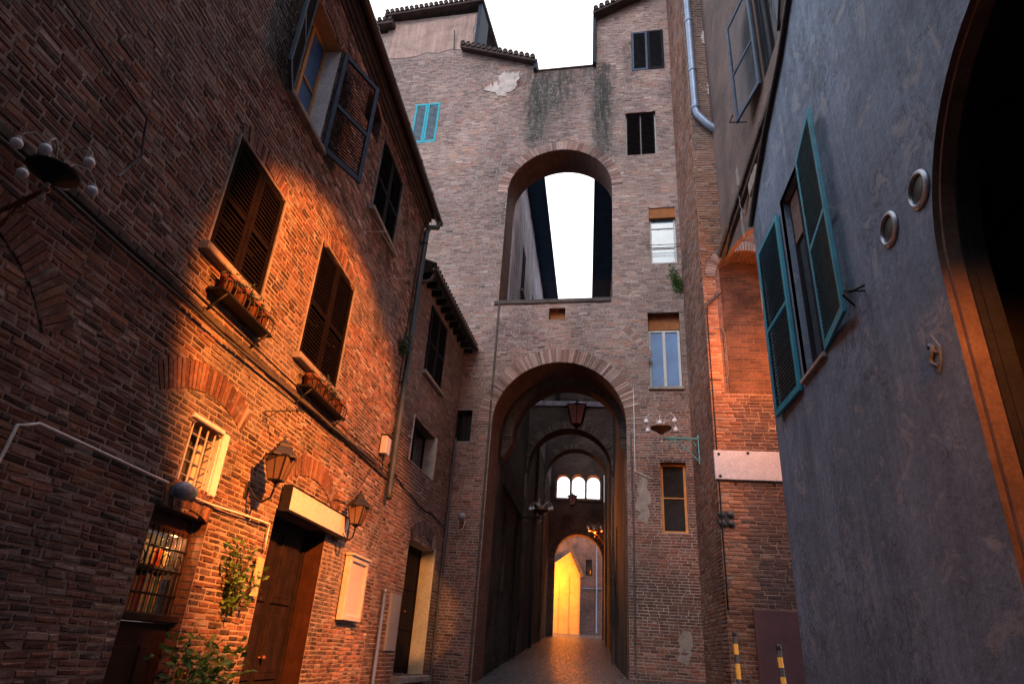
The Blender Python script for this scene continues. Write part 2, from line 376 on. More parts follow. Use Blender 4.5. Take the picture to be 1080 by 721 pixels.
def scan(poly, y):
    xs = []
    for i in range(len(poly)):
        (x0, y0), (x1, y1) = poly[i], poly[(i+1) % len(poly)]
        if (y0 <= y) != (y1 <= y): xs.append(x0+(x1-x0)*(y-y0)/(y1-y0))
    xs.sort(); return [(xs[i], xs[i+1]) for i in range(0, len(xs)-1, 2)]
def subtract(iv, cut):
    out = []
    for a, b in iv:
        segs = [(a, b)]
        for c, d in cut:
            ns = []
            for p, q in segs:
                if d <= p or c >= q: ns.append((p, q)); continue
                if c > p: ns.append((p, c))
                if d < q: ns.append((d, q))
            segs = ns
        out += segs
    return out

def brick_rects(outline, excl, L, H, jit=.25):
    ys = [p[1] for p in outline]; y = min(ys); rows = []
    k = 0
    while y < max(ys)-H*.3:
        h = H*(1+random.uniform(-.06, .06)); mid = y+h/2
        cuts = []
        for e in excl: cuts += scan(e, mid)
        for a, b in subtract(scan(outline, mid), cuts):
            x = a-(L*.5 if k % 2 else 0)-random.uniform(0, L*.3)
            while x < b:
                w = L*(.5 if random.random() < .22 else 1.)*(1+random.uniform(-jit, jit)*.5)
                p, q = max(x, a), min(x+w, b)
                if q-p > .03: rows.append((p, q, y, y+h))
                x += w
        y += h; k += 1
    return np.array(rows)

def brick_wall(name, fr, outline, holes, parent, mats, T=.35, L=.28, H=.075, gap=.013, proud=.022, palette=None, colfn=None,
               excl=(), rough=1., missing=.01, uv_reveal=True, reveal_mat=2, label=None, hole_depth=None):
    """solid wall slab with holes (mats: mortar, brick, reveal) faced with individually laid bricks"""
    V, F, MI, UV = [], [], [], []
    loops = [outline]+list(holes)
    flat = [p for l in loops for p in l]
    tri = tessellate_polygon([[Vector((a, b, 0)) for a, b in l] for l in loops])
    n = len(flat)
    V += [fr.P(a, b, 0) for a, b in flat]+[fr.P(a, b, -T) for a, b in flat]
    for t in tri:
        F.append(tuple(t)); MI.append(0); UV += [flat[k] for k in t]
        F.append(tuple(n+k for k in reversed(t))); MI.append(0); UV += [flat[k] for k in reversed(t)]
    off = 0
    for l in loops:
        s = 0
        for i in range(len(l)):
            j = (i+1) % len(l); d = math.dist(l[i], l[j])
            q = [fr.P(*l[i], 0), fr.P(*l[j], 0), fr.P(*l[j], -T), fr.P(*l[i], -T)]
            b0 = len(V); V += q; F.append((b0, b0+1, b0+2, b0+3)); MI.append(reveal_mat)
            UV += [(0, s), (0, s+d), (T, s+d), (T, s)]; s += d
        off += len(l)
    nb0 = len(V)
    rc = brick_rects(outline, list(holes)+list(excl), L, H)
    N = len(rc)
    g = gap/2*(1+rng.uniform(-.4, .6, (N, 4)))
    a0, a1 = rc[:, 0]+g[:, 0], rc[:, 1]-g[:, 1]; b0, b1 = rc[:, 2]+g[:, 2], rc[:, 3]-g[:, 3]
    pr = proud*(1+rng.normal(0, .35*rough, N)); pr = np.clip(pr, .003, proud*2.4)
    miss = rng.random(N) < missing; pr[miss] = .001
    j = .005*rough
    A = np.stack([a0, a1, a1, a0], 1)+rng.uniform(-j, j, (N, 4)); B = np.stack([b0, b0, b1, b1], 1)+rng.uniform(-j, j, (N, 4))
    e = .007*rough*rng.uniform(.4, 1.6, (N, 4))
    sx = np.array([1, -1, -1, 1]); sy = np.array([1, 1, -1, -1])
    A2, B2 = A+e*sx, B+e*sy
    D2 = pr[:, None]+rng.normal(0, .0022*rough, (N, 4))
    al = np.concatenate([A, A2], 1); bl = np.concatenate([B, B2], 1); dl = np.concatenate([np.zeros((N, 4)), D2], 1)
    O, U_, Nn = np.array(fr.O), np.array(fr.U), np.array(fr.N)
    W = O+al[..., None]*U_+bl[..., None]*np.array([0, 0, 1.])+dl[..., None]*Nn
    W = W.reshape(-1, 3)
    allv = np.concatenate([np.array([tuple(v) for v in V]), W])
    base = nb0+8*np.arange(N)
    pat = np.array([[4, 5, 6, 7], [0, 1, 5, 4], [1, 2, 6, 5], [2, 3, 7, 6], [3, 0, 4, 7]])
    BF = (base[:, None, None]+pat[None]).reshape(-1, 4)
    me = bpy.data.meshes.new(name); me.from_pydata(allv.tolist(), [], F+BF.tolist())
    MI += [1]*len(BF); me.polygons.foreach_set('material_index', MI)
    uvl = me.uv_layers.new(name='UV')
    uvb = np.tile(np.array([[0, 0], [.1, 0], [.1, .1], [0, .1]]), (len(BF), 1))
    uvl.data.foreach_set('uv', np.concatenate([np.array(UV, dtype=float), uvb]).ravel())
    pal = np.array(palette); wts = pal[:, 3]/pal[:, 3].sum()
    c = pal[rng.choice(len(pal), N, p=wts), :3]*(1+rng.normal(0, .13, N))[:, None]
    c = c*.84+.16*c.mean(0)
    if colfn is not None: c = colfn((a0+a1)/2, (b0+b1)/2, c)
    c[miss] *= .35
    cc = np.ones((len(allv), 4)); cc[nb0:, :3] = np.repeat(np.clip(c, .004, .9), 8, 0); cc[:nb0, :3] = .2
    at = me.color_attributes.new('Col', 'FLOAT_COLOR', 'POINT'); at.data.foreach_set('color', cc.ravel())
    return link_mesh(name, me, mats, parent, label)

def blob(a, b, s, seed):
    """cheap smooth 2-D value field in 0..1 for stains"""
    r = np.random.default_rng(seed); v = np.zeros_like(a)
    for k in range(7):
        th = r.uniform(0, 6.28); f = s*r.uniform(.5, 2.2); v += np.sin((a*math.cos(th)+b*math.sin(th))*f+r.uniform(0, 6.28))/(.6+.4*k)
    return 1/(1+np.exp(-v*1.5))

def arc_ring(name, fr, ac, bc, r0, r1, ang0, ang1, parent, mat, d0=-.02, d1=.03, w=.068, rise=1., cols=None, two=False):
    """ring of individually cut voussoir bricks"""
    vs, fs, col = [], [], []
    n = max(3, int(math.radians(ang1-ang0)*(r0+r1)/2/w))
    bands = [(r0, (r0+r1)/2-.006), ((r0+r1)/2+.006, r1)] if two else [(r0, r1)]
    for q0, q1 in bands:
        for i in range(n):
            t0 = R(ang0+(ang1-ang0)*(i+.09)/n); t1 = R(ang0+(ang1-ang0)*(i+.91)/n)
            dd = d1+random.gauss(0, .006); rr1 = q1+random.uniform(-.02, .02); rr0 = q0
            b = len(vs)
            for d, k in ((d0, 0), (dd, .006)):
                for rr, t in ((rr0+k, t0), (rr0+k, t1), (rr1-k, t1), (rr1-k, t0)):
                    vs.append(fr.P(ac+rr*math.cos(t), bc+rise*rr*math.sin(t), d))
            fs += [tuple(b+x for x in q) for q in ((4, 5, 6, 7), (0, 1, 5, 4), (1, 2, 6, 5), (2, 3, 7, 6), (3, 0, 4, 7))]
            c = np.array(random.choice(cols))*(1+random.gauss(0, .18)); col += [(*np.clip(c, .004, .9), 1)]*8
    me = bpy.data.meshes.new(name); me.from_pydata([tuple(v) for v in vs], [], fs)
    at = me.color_attributes.new('Col', 'FLOAT_COLOR', 'POINT'); at.data.foreach_set('color', np.array(col).ravel())
    me.uv_layers.new(name='UV')
    return link_mesh(name, me, mat, parent)

def plain_wall(name, fr, outline, holes, parent, mats, T=.35, label=None):
    mb = MB(); loops = [outline]+list(holes); flat = [p for l in loops for p in l]
    tri = tessellate_polygon([[Vector((a, b, 0)) for a, b in l] for l in loops])
    for t in tri:
        mb.face([fr.P(*flat[k], 0) for k in t], 0, [flat[k] for k in t])
        mb.face([fr.P(*flat[k], -T) for k in reversed(t)], 0, [flat[k] for k in reversed(t)])
    for l in loops:
        s = 0
        for i in range(len(l)):
            j = (i+1) % len(l); d = math.dist(l[i], l[j])
            mb.face([fr.P(*l[i], 0), fr.P(*l[j], 0), fr.P(*l[j], -T), fr.P(*l[i], -T)], 1, [(0, s), (0, s+d), (T, s+d), (T, s)]); s += d
    return mb.build(name, mats, parent, label)

# ------------------------------------------------------------------ building pieces
def leaf_shutter(fr, w, h, parent, fmat, smat, name='shutter', th=.045, st=.075, pitch=.055, mid=True, label=None, bars=False):
    """one louvred leaf: stiles, rails and tilted slats in one mesh; fr is hinged at its lower corner"""
    mb = MB()
    mb.box(fr, 0, st, 0, h, 0, th, 0, .006); mb.box(fr, w-st, w, 0, h, 0, th, 0, .006)
    rails = [(0, st*1.3), (h-st*1.1, h)]+([(h*.45, h*.45+st)] if mid else [])
    for b0, b1 in rails: mb.box(fr, st, w-st, b0, b1, .003, th-.003, 0, .005)
    b = st*1.3
    while b < h-st*1.1-.03:
        if not (mid and h*.45-.03 < b < h*.45+st):
            P = [fr.P(st, b, th-.008), fr.P(w-st, b, th-.008), fr.P(w-st, b+pitch*.9, .01), fr.P(st, b+pitch*.9, .01)]
            Q = [p+Vector((0, 0, .008)) for p in P]
            mb.mesh(P+Q, [(0, 1, 2, 3), (4, 5, 6, 7), (0, 1, 5, 4), (2, 3, 7, 6)], 1)
        b += pitch
    return mb.build(name, [fmat, smat], parent, label)

def window_unit(fr, a0, a1, b0, b1, dep, parent, fmat, gmat, panes=2, bars=(), name='window', fw=.06, label=None, arch=None):
    """recessed casement: frame mesh with pane children"""
    mb = MB(); d0, d1 = -dep, -dep+.06
    mb.box(fr, a0, a0+fw, b0, b1, d0, d1, 0, .006); mb.box(fr, a1-fw, a1, b0, b1, d0, d1, 0, .006)
    mb.box(fr, a0+fw, a1-fw, b0, b0+fw, d0, d1, 0, .006); mb.box(fr, a0+fw, a1-fw, b1-fw, b1, d0, d1, 0, .006)
    for k in range(1, panes):
        a = a0+(a1-a0)*k/panes; mb.box(fr, a-fw*.6, a+fw*.6, b0+fw, b1-fw, d0, d1+.01, 0, .006)
    for t in bars:
        b = b0+(b1-b0)*t; mb.box(fr, a0+fw, a1-fw, b-.015, b+.015, d0+.01, d1-.005, 0)
    w = mb.build(name, fmat, parent, label)
    p = MB(); p.box(fr, a0+fw*.5, a1-fw*.5, b0+fw*.5, b1-fw*.5, d0+.015, d0+.03); p.build('pane', gmat, w)
    # dark room lining behind the glass
    return w

def leaves(name, centre, spread, n, size, parent=None, mat='leaf', droop=0., stems=8, base=None):
    """a plant: many small folded leaves around twigs"""
    vs, fs, col = [], [], []
    mb = MB(); c = Vector(centre); tips = []
    b = Vector(base) if base else c-Vector((0, 0, spread[2]))
    for k in range(stems):
        t = c+Vector([random.uniform(-1, 1)*s for s in spread]); mid = b.lerp(t, .5)+Vector([random.uniform(-.2, .2)*s for s in spread])
        pts = [b.lerp(mid, u)*(1-u)+mid.lerp(t, u)*u for u in (0, .25, .5, .75, 1)]
        mb.tube(pts, [.008, .007, .006, .004, .002], 5); tips += pts[1:]
    for i in range(n):
        p = random.choice(tips)+Vector([random.gauss(0, .28)*s for s in spread])
        d = Vector((random.uniform(-1, 1), random.uniform(-1, 1), random.uniform(-.6-droop, .8-droop))).normalized()
        s = size*random.uniform(.6, 1.3); side = d.orthogonal().normalized(); side.rotate(Matrix.Rotation(random.uniform(0, 6.28), 3, d))
        up = d.cross(side); m = p+d*s*.5; k = len(vs)
        vs += [p, m+side*s*.24+up*s*.08, p+d*s, m-side*s*.24+up*s*.08, m]
        fs += [(k, k+4, k+1), (k+1, k+4, k+2), (k, k+3, k+4), (k+4, k+3, k+2)]
        col += [(random.random(),)*3+(1,)]*5
    n0 = len(mb.v); allv = mb.v+[tuple(v) for v in vs]
    me = bpy.data.meshes.new(name); me.from_pydata(allv, [], mb.f+[tuple(n0+q for q in f) for f in fs])
    me.polygons.foreach_set('material_index', [0]*len(mb.f)+[1]*len(fs))
    at = me.color_attributes.new('Col', 'FLOAT_COLOR', 'POINT'); at.data.foreach_set('color', np.array([(.3, .3, .3, 1)]*n0+col).ravel())
    me.uv_layers.new(name='UV')
    return link_mesh(name, me, [M['twig'], M[mat]], parent)

# ------------------------------------------------------------------ frames of the walls (world: camera at 0,0,0; Y up the street)
FL = Fr((-4, 0, 0), (0, 1, 0), (1, 0, 0))                       # long brick house, a = Y
bd = Vector((.3, 4.4, 0)).normalized()
FB = Fr((-4, 12.62, 0), bd, (bd.y, -bd.x, 0))                   # narrow house beyond
td = Vector((1, -.07, 0)).normalized()
FT = Fr((0, 17-.07*2.7, 0), td, (td.y, -td.x, 0))               # tower house, a = X
FG = Fr((3, 0, 0), (0, 1, 0), (-1, 0, 0))                       # grey plastered house, a = Y
FU = Fr((3.14, 0, 0), (0, 1, 0), (-1, 0, 0))                    # upper wall above it
FF = Fr((0, 13.7, 0), (1, 0, 0), (0, -1, 0))                    # brick front of the right corner house, a = X
def gz(x, y):
    yy = min(max(y, -30), 47)
    return -.70+.075*(yy-17)+.09*(max(min(x, 4), -4)+2.7)*max(0, min(1, (24-y)/8))

# ------------------------------------------------------------------ ground
def build_street():
    mb = MB(); xs = [-400, -60, -12, -6, -4.4, -3.6, -2.7, -1.8, -.9, 0, .95, 1.8, 2.6, 3.4, 4.4, 12, 60, 400]
    ys = [-400, -60, -20, -8]+[i*1. for i in range(-6, 50)]+[60, 120, 400]
    V = []; UVs = []
    for y in ys:
        for x in xs: V.append((x, y, gz(x, y))); UVs.append((x, y))
    nx = len(xs); F = [(j*nx+i, j*nx+i+1, (j+1)*nx+i+1, (j+1)*nx+i) for j in range(len(ys)-1) for i in range(nx-1)]
    me = bpy.data.meshes.new('street'); me.from_pydata(V, [], F); uvl = me.uv_layers.new(name='UV')
    uvl.data.foreach_set('uv', np.array([UVs[k] for f in F for k in f], dtype=float).ravel())
    o = link_mesh('street', me, M['street'], None); o['kind'] = 'structure'; return o
build_street()

# palettes: r, g, b, weight
PAL_L = [(.31, .14, .095, 3), (.22, .1, .075, 3), (.4, .2, .14, 2), (.12, .068, .06, 2.2), (.34, .24, .2, 1.3), (.48, .38, .33, .9), (.055, .042, .042, 1.6)]
PAL_B = [(.17, .11, .095, 3), (.22, .14, .12, 2), (.13, .09, .085, 2), (.27, .21, .19, 1.4), (.2, .09, .07, 1)]
PAL_T = [(.33, .225, .19, 3), (.27, .18, .155, 3), (.37, .27, .23, 2), (.19, .122, .11, 2), (.37, .19, .14, 1.4), (.43, .35, .31, .5)]
PAL_F = [(.3, .13, .075, 3), (.24, .1, .06, 3), (.36, .18, .11, 2), (.17, .08, .06, 1.2), (.3, .2, .16, .7)]
RING_T = [(.36, .23, .19), (.3, .18, .15), (.42, .3, .26), (.27, .15, .12)]
RING_L = [(.26, .12, .08), (.2, .09, .065), (.3, .16, .11), (.16, .08, .06)]

# =================================================================== LEFT BRICK HOUSE
house = thing('brick_house', 'long dark brick house with orange lamplit patch and flower boxes, left of the street', 'house', (-4.2, 8, gz(-4, 8)))
holesL = [rect(5.32, 6.52, 3.62, 5.12), rect(7.75, 9.2, 3.5, 5.38), rect(6.0, 7.0, 6.5, 8.45), rect(9.25, 10.64, 7.1, 8.8),
          seg_poly(5.92, 6.5, 1.32, 1.92, .04), rect(5.72, 6.66, -1.75, 1.06), seg_poly(8.12, 9.9, -1.75, 1.5, .02),
          seg_poly(8.25, 9.0, 8.35, 8.95, .1)]
exL = []
def ring_excl(ac, bc, r0, r1, t0, t1, rise=1.):
    n = 14
    o = [(ac+r1*math.cos(R(t0+(t1-t0)*i/n)), bc+rise*r1*math.sin(R(t0+(t1-t0)*i/n))) for i in range(n+1)]
    return o+[(ac+r0*math.cos(R(t1+(t0-t1)*i/n)), bc+rise*r0*math.sin(R(t1+(t0-t1)*i/n))) for i in range(n+1)]
ringsL = [(9.05, .35, 1.75, 2.05, 52, 128), (6.15, .65, 1.6, 1.9, 64, 122), (5.92, 3.7, 1.5, 1.72, 68, 112),
          (8.47, 3.95, 1.5, 1.74, 64, 118), (6.5, 7.15, 1.36, 1.58, 70, 110), (9.95, 7.35, 1.5, 1.7, 66, 114), (6.2, -.1, 1.2, 1.42, 70, 108),
          (2.9, 1.2, 1.2, 1.48, 35, 145)]
for r_ in ringsL: exL.append(ring_excl(*r_))
def col_L(a, b, c):
    s = blob(a, b, .9, 3); s2 = blob(a, b, 2.2, 5)
    c = c*(.62+.62*s)[:, None]*(1+.3*np.clip((b-3)/3, 0, 1))[:, None]  # upper bricks painted brighter, as if more light fell there
    g = (blob(a, b, 1.6, 9) > .84) & (b < 9)
    c[g] = c[g]*.45+np.array([.14, .125, .12])*(.6+.5*s2[g])[:, None]
    low = np.clip((7.2-a)/4.5, 0, 1)*np.clip((4.2-b)/4, 0, 1)  # vignette shade painted into the low near bricks
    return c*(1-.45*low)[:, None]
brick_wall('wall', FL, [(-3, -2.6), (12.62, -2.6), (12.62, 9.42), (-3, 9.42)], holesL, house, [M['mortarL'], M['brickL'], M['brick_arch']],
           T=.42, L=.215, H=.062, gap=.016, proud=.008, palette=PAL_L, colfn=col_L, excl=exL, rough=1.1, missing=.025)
for r_ in ringsL:
    arc_ring('relieving_arch', FL, *r_, house, M['brickL'], -.02, .016, .064, cols=RING_L)
# end wall, back and roof so the house is closed
mb = MB(); E_ = Fr((-4.42, 12.62, 0), (-1, 0, 0), (0, 1, 0))
mb.box(E_, 0, 6, -2.6, 9.42, -.3, 0); mb.build('end_wall', M['brick_upper'], house)
mb = MB()
mb.mesh([(-3.82, -3, 9.5), (-3.82, 12.9, 9.5), (-10.5, 12.9, 11.6), (-10.5, -3, 11.6), (-3.82, -3, 9.6), (-3.82, 12.9, 9.6), (-10.5, 12.9, 11.7), (-10.5, -3, 11.7)],
        [(0, 1, 2, 3), (4, 7, 6, 5), (0, 4, 5, 1), (1, 5, 6, 2), (3, 2, 6, 7), (0, 3, 7, 4)])
y = -2.9
while y < 12.9:
    mb.tube([(-3.8, y, 9.6), (-5.3, y, 10.08)], .085, 8); y += .19
mb.build('roof', M['tile'], house)
mb = MB()
for k, (d, b0, b1) in enumerate([(.04, 9.1, 9.18), (.08, 9.18, 9.27), (.13, 9.27, 9.37), (.18, 9.37, 9.47)]): mb.box(FL, -3, 12.66, b0, b1, 0, d, 0, .01)
mb.build('cornice', M['stone_dark'], house)
mb = MB(); mb.tube([(-3.74, -3, 9.44), (-3.74, 6, 9.44), (-3.74, 12.95, 9.42)], .085, 12)
yy = -2.5
while yy < 12.8:
    mb.tube([(-3.74+.09*math.cos(t), yy, 9.44+.09*math.sin(t)) for t in [R(x) for x in range(150, 400, 30)]], .008, 5); yy += 1.1
mb.build('gutter', M['gutter'], house)
mb = MB(); dp = [(-3.7, 12.75, 9.36), (-3.72, 12.72, 9.15), (-3.86, 12.5, 9.0), (-3.88, 12.42, 8.8), (-3.88, 12.38, 6.5), (-3.88, 12.38, 2.75), (-3.84, 12.3, 2.55)]
mb.tube(dp, .062, 12)
for b in (8.5, 6.7, 5.0, 3.9): mb.lathe((-3.88, 12.4, b), [(.068, -.03), (.075, -.02), (.075, .02), (.068, .03)], 12); mb.box(FL, 12.37, 12.42, b-.015, b+.015, 0, .12)
mb.build('drainpipe', M['zinc_dark'], house)
# projecting course that carries the cables
mb = MB()
y = 1.0
while y < 12.3:
    w = random.uniform(.22, .3); mb.box(FL, y, y+w-.012, 2.93+random.uniform(-.006, .006), 3.0, 0, .055+random.uniform(0, .012), 0, .008); y += w
mb.build('string_course', M['stone_dark'], house)

def shuttered_window(fr, a0, a1, b0, b1, parent, fmat, smat, name='window', back='glass_dark', d=-.03, sill=True, lab=None):
    w = window_unit(fr, a0, a1, b0, b1, .22, parent, M['sh_black'], M[back], 2, name=name, label=lab)
    mid = (a0+a1)/2
    leaf_shutter(Fr(fr.P(a0+.01, b0+.01, d), fr.U, fr.N), mid-a0-.016, b1-b0-.02, w, fmat, smat)
    leaf_shutter(Fr(fr.P(mid+.006, b0+.01, d), fr.U, fr.N), a1-mid-.016, b1-b0-.02, w, fmat, smat)
    if sill:
        s = MB(); s.box(fr, a0-.12, a1+.12, b0-.09, b0-.003, .0, .12, 0, .012); s.build('sill', M['stone'], w)
    return w
shuttered_window(FL, 5.32, 6.52, 3.62, 5.12, house, M['sh_brown'], M['sh_brown'], lab='large window with closed dark louvred shutters, nearest the camera')
shuttered_window(FL, 7.75, 9.2, 3.5, 5.38, house, M['sh_brown'], M['sh_brown'])
shuttered_window(FL, 9.25, 10.64, 7.1, 8.8, house, M['sh_black'], M['sh_black'])
def surround(fr, a0, a1, b0, b1, parent, mat, w=.05, d=.03, name='window_surround'):
    mb = MB(); mb.box(fr, a0-w, a0-.002, b0, b1+w, 0, d, 0, .008); mb.box(fr, a1+.002, a1+w, b0, b1+w, 0, d, 0, .008); mb.box(fr, a0, a1, b1+.002, b1+w, 0, d, 0, .008)
    return mb.build(name, mat, parent)
surround(FL, 5.32, 6.52, 3.62, 5.12, house, M['stone'], .035); surround(FL, 7.75, 9.2, 3.5, 5.38, house, M['stone'], .035)
surround(FL, 9.25, 10.64, 7.1, 8.8, house, M['stone'], .03)
# upper window standing open
w = window_unit(FL, 6.0, 7.0, 6.5, 8.45, .3, house, M['wood_orange'], M['glass_sky'], 2, (.5,), label='window with its navy shutters standing open')
mb = MB(); mb.box(FL, 6.985, 7.003, 6.5, 8.45, -.24, .0); mb.build('white_reveal', M['plaster_white'], w)
mb = MB(); mb.box(FL, 6.0, 7.0, 8.43, 8.452, -.24, 0); mb.build('lintel', M['wood_orange'], w)
leaf_shutter(FL.sub(6.0, 6.45, .04, 180-22), .62, 2.0, w, M['sh_navy'], M['sh_black'])
leaf_shutter(FL.sub(7.02, 6.45, .04, 22), .85, 2.0, w, M['sh_navy'], M['sh_brown'])
mb = MB(); mb.box(FL, 5.9, 7.1, 6.42, 6.497, -.24, .1, 0, .01); mb.build('sill', M['stone'], w)
# attic opening under the eave
mb = MB(); mb.box(FL, 8.25, 9.0, 8.35, 9.06, -.4, -.36); mb.build('attic_opening', M['plaster_dark'], house)
# small barred window
w = window_unit(FL, 5.92, 6.5, 1.32, 1.95, .25, house, M['wood_pale'], M['glass_dark'], 1, label='small window behind a pale iron grid')
g = MB()
for k in range(4): a = 5.99+.145*k; g.tube([FL.P(a, 1.32, -.03), FL.P(a, 1.93, -.03)], .011, 6)
for k in range(4): b = 1.41+.14*k; g.tube([FL.P(5.92, b, -.045), FL.P(6.5, b, -.045)], .011, 6)
g.build('grille', M['iron_pale'], w)
mb = MB(); mb.box(FL, 6.485, 6.502, 1.32, 1.94, -.24, .0); mb.box(FL, 6.5, 6.62, 1.3, 1.98, .0, .033, 0, .01); mb.box(FL, 5.88, 6.5, 1.955, 2.0, 0, .034, 0, .008); mb.build('white_reveal', M['plaster_white'], w)
# shop window in a deep recess, grille and goods
sw = MB(); sw.box(FL, 5.73, 5.79, .12, .9, -.2, -.14); sw.box(FL, 6.59, 6.65, .12, .9, -.2, -.14); sw.box(FL, 5.79, 6.59, .86, .92, -.2, -.14); sw.box(FL, 5.73, 6.65, .06, .13, -.32, -.03, 0, .01)
sw.box(FL, 5.74, 6.64, .92, 1.055, -.2, -.16)
sw = sw.build('shop_window', M['wood_red'], house, 'grilled shop window with red and amber goods on show')
mb = MB(); mb.box(FL, 5.76, 6.62, .14, .86, -.36, -.34); mb.build('back_panel', M['plaster_dark'], sw)
mb = MB()
gm = [M['red'], M['amber'], M['paper_y'], M['green_g']]
a = 5.83
for k in range(13):
    wd = random.uniform(.035, .06); mb.box(FL, a, a+wd, .14, .14+random.uniform(.3, .35), -.33, -.25, [3, 1, 2, 0, 0, 1, 0, 0, 2, 1, 2, 3, 1][k], .004); a += wd+.008
a = 5.86
for k in range(9):
    wd = random.uniform(.04, .06); mb.box(FL, a, a+wd, .56, .56+random.uniform(.12, .24), -.33, -.25, [1, 2, 1, 2, 2, 1, 0, 1, 2][k], .004); a += wd+.03
mb.build('goods', gm, sw)
mb = MB(); mb.box(FL, 5.76, 6.62, .5, .53, -.34, -.22); mb.build('shelf', M['wood_door'], sw)
g = MB()
for k in range(10): a = 5.82+.085*k; g.tube([FL.P(a, .13, -.13), FL.P(a, .9, -.13)], .009, 6)
for b in (.3, .52, .72): g.tube([FL.P(5.76, b, -.125), FL.P(6.62, b, -.125)], .011, 6)
for k in range(4):
    cx = 5.9+.2*k; g.tube([FL.P(cx+.06*math.cos(t), .61+.06*math.sin(t), -.12) for t in [R(x) for x in range(0, 361, 30)]], .006, 5)
g.build('grille', M['iron'], sw)
mb = MB(); mb.box(FL, 5.74, 6.64, -1.7, .05, -.2, -.12); mb.box(FL, 5.85, 6.15, -1.3, -.15, -.12, -.1, 0, .01); mb.box(FL, 6.25, 6.55, -1.3, -.15, -.12, -.1, 0, .01); mb.build('lower_panel', M['wood_red'], sw)
# main door
def door(fr, a0, a1, b0, b1, dep, parent, mat, lab=None, leaves_n=2):
    mb = MB(); fw = .09
    mb.box(fr, a0, a0+fw, b0, b1, -dep, -dep+.08, 0, .01); mb.box(fr, a1-fw, a1, b0, b1, -dep, -dep+.08, 0, .01); mb.box(fr, a0+fw, a1-fw, b1-fw, b1, -dep, -dep+.08, 0, .01)
    d = mb.build('door', mat, parent, lab)
    w = (a1-a0-2*fw)/leaves_n
    for k in range(leaves_n):
        l = MB(); x = a0+fw+w*k
        l.box(fr, x+.004, x+w-.004, b0+.02, b1-fw-.004, -dep+.005, -dep+.045)
        H_ = b1-fw-b0
        for (t0, t1) in ((.04, .3), (.33, .62), (.65, .97)):
            c0, c1 = b0+H_*t0, b0+H_*t1
            for q, dd in ((.09, .06), (.13, .05), (.17, .066)):
                l.box(fr, x+q, x+w-q, c0+q-.07, c1-q+.07, -dep+.045, -dep+dd+.01, 0, .012)
        l.build('door_leaf', mat, d)
    h = MB(); h.ball(fr.P((a0+a1)/2+.09, b0+1.25, -dep+.12), .035); h.tube([fr.P((a0+a1)/2+.09, b0+1.25, -dep+.05), fr.P((a0+a1)/2+.09, b0+1.25, -dep+.12)], .012)
    h.build('handle', M['brass'], d)
    return d
door(FL, 8.12, 9.9, -1.5, 1.5, .34, house, M['wood_door'], 'tall panelled double door under the blank sign')
mb = MB(); mb.box(FL, 9.884, 9.903, -1.5, 1.5, -.26, -.002); mb.build('door_reveal', M['wood_red'], house)

# things on the left wall
def flower_box(a0, a1, b, lab, seed):
    random.seed(seed)
    t = thing('flower_box', lab, 'flower box', tuple(FL.P((a0+a1)/2, b-.2, .14)), 'flower boxes under the shuttered windows')
    mb = MB()
    mb.box(FL, a0, a1, b-.2, b-.17, .02, .21, 0, .006)
    for q in (.03, .21): mb.tube([FL.P(a0, b-.02, q), FL.P(a1, b-.02, q)], .01, 6)
    k = a0
    while k <= a1+.001:
        mb.tube([FL.P(k, b-.18, .21), FL.P(k, b-.1, .225), FL.P(k, b-.02, .21)], .007, 5); k += .1
    for k in (a0+.1, a1-.1): mb.tube([FL.P(k, b-.42, .0), FL.P(k, b-.3, .1), FL.P(k, b-.2, .2)], .014, 6)
    mb.build('iron_cradle', M['iron'], t)
    x = a0+.06
    while x < a1-.2:
        w = random.uniform(.2, .27)
        p = MB(); p.lathe(FL.P(x+w/2, b-.168, .115), [(.0, 0), (w*.28, 0), (w*.36, .16), (w*.4, .165), (w*.4, .2), (w*.32, .2), (w*.3, .17), (0, .17)], 14)
        p.build('pot', M['pot'], t)
        x += w+.03
    leaves('dry_plants', FL.P((a0+a1)/2, b+.07, .15), (.1, (a1-a0)*.42, .09), 240, .05, t, 'leaf_pale', stems=26, base=tuple(FL.P((a0+a1)/2, b-.02, .15)))
flower_box(5.5, 6.66, 3.42, 'iron flower box of pots below the large dark shuttered window nearest the camera', 1)
flower_box(7.9, 9.35, 3.3, 'iron flower box of pots below the orange lit shuttered window', 2)

def lantern_mesh(t, s=1., glass='lamp_glass', hang=False):
    """four-sided tapering street lantern, origin at the glass base"""
    z0 = Vector((0, 0, 0))
    def ringp(r, z): return [Vector((r*sx, r*sy, z))*s for sx, sy in ((-1, -1), (1, -1), (1, 1), (-1, 1))]
    lo, hi = ringp(.085, 0), ringp(.16, .34)
    g = MB(); g.mesh([v*.97 for v in lo]+[v*.97 for v in hi], [(0, 1, 5, 4), (1, 2, 6, 5), (2, 3, 7, 6), (3, 0, 4, 7)]); g.build('glass', M[glass], t)
    f = MB()
    for a, b in zip(lo, hi): f.tube([a, b], .011*s, 5)
    for L_ in (lo, hi):
        for i in range(4): f.tube([L_[i], L_[(i+1) % 4]], .012*s, 5)
    for i in range(4): f.tube([(lo[i]+lo[(i+1) % 4])/2, (hi[i]+hi[(i+1) % 4])/2], .006*s, 5)
    f.lathe(z0, [(.0, -.12*s), (.02*s, -.1*s), (.015*s, -.06*s), (.05*s, -.03*s), (.09*s, 0)], 8)
    f.build('frame', M['iron'], t)
    k = .35 if hang else 1.
    c = MB(); c.lathe(z0, [(r_*s, (.335+(h_-.335)*k)*s) for r_, h_ in [(.25, .335), (.245, .35), (.14, .47), (.1, .49), (.1, .53), (.045, .59), (.02, .6), (.025, .64), (0, .67)]], 4, sm=False)
    c.build('cap', M['iron'], t)
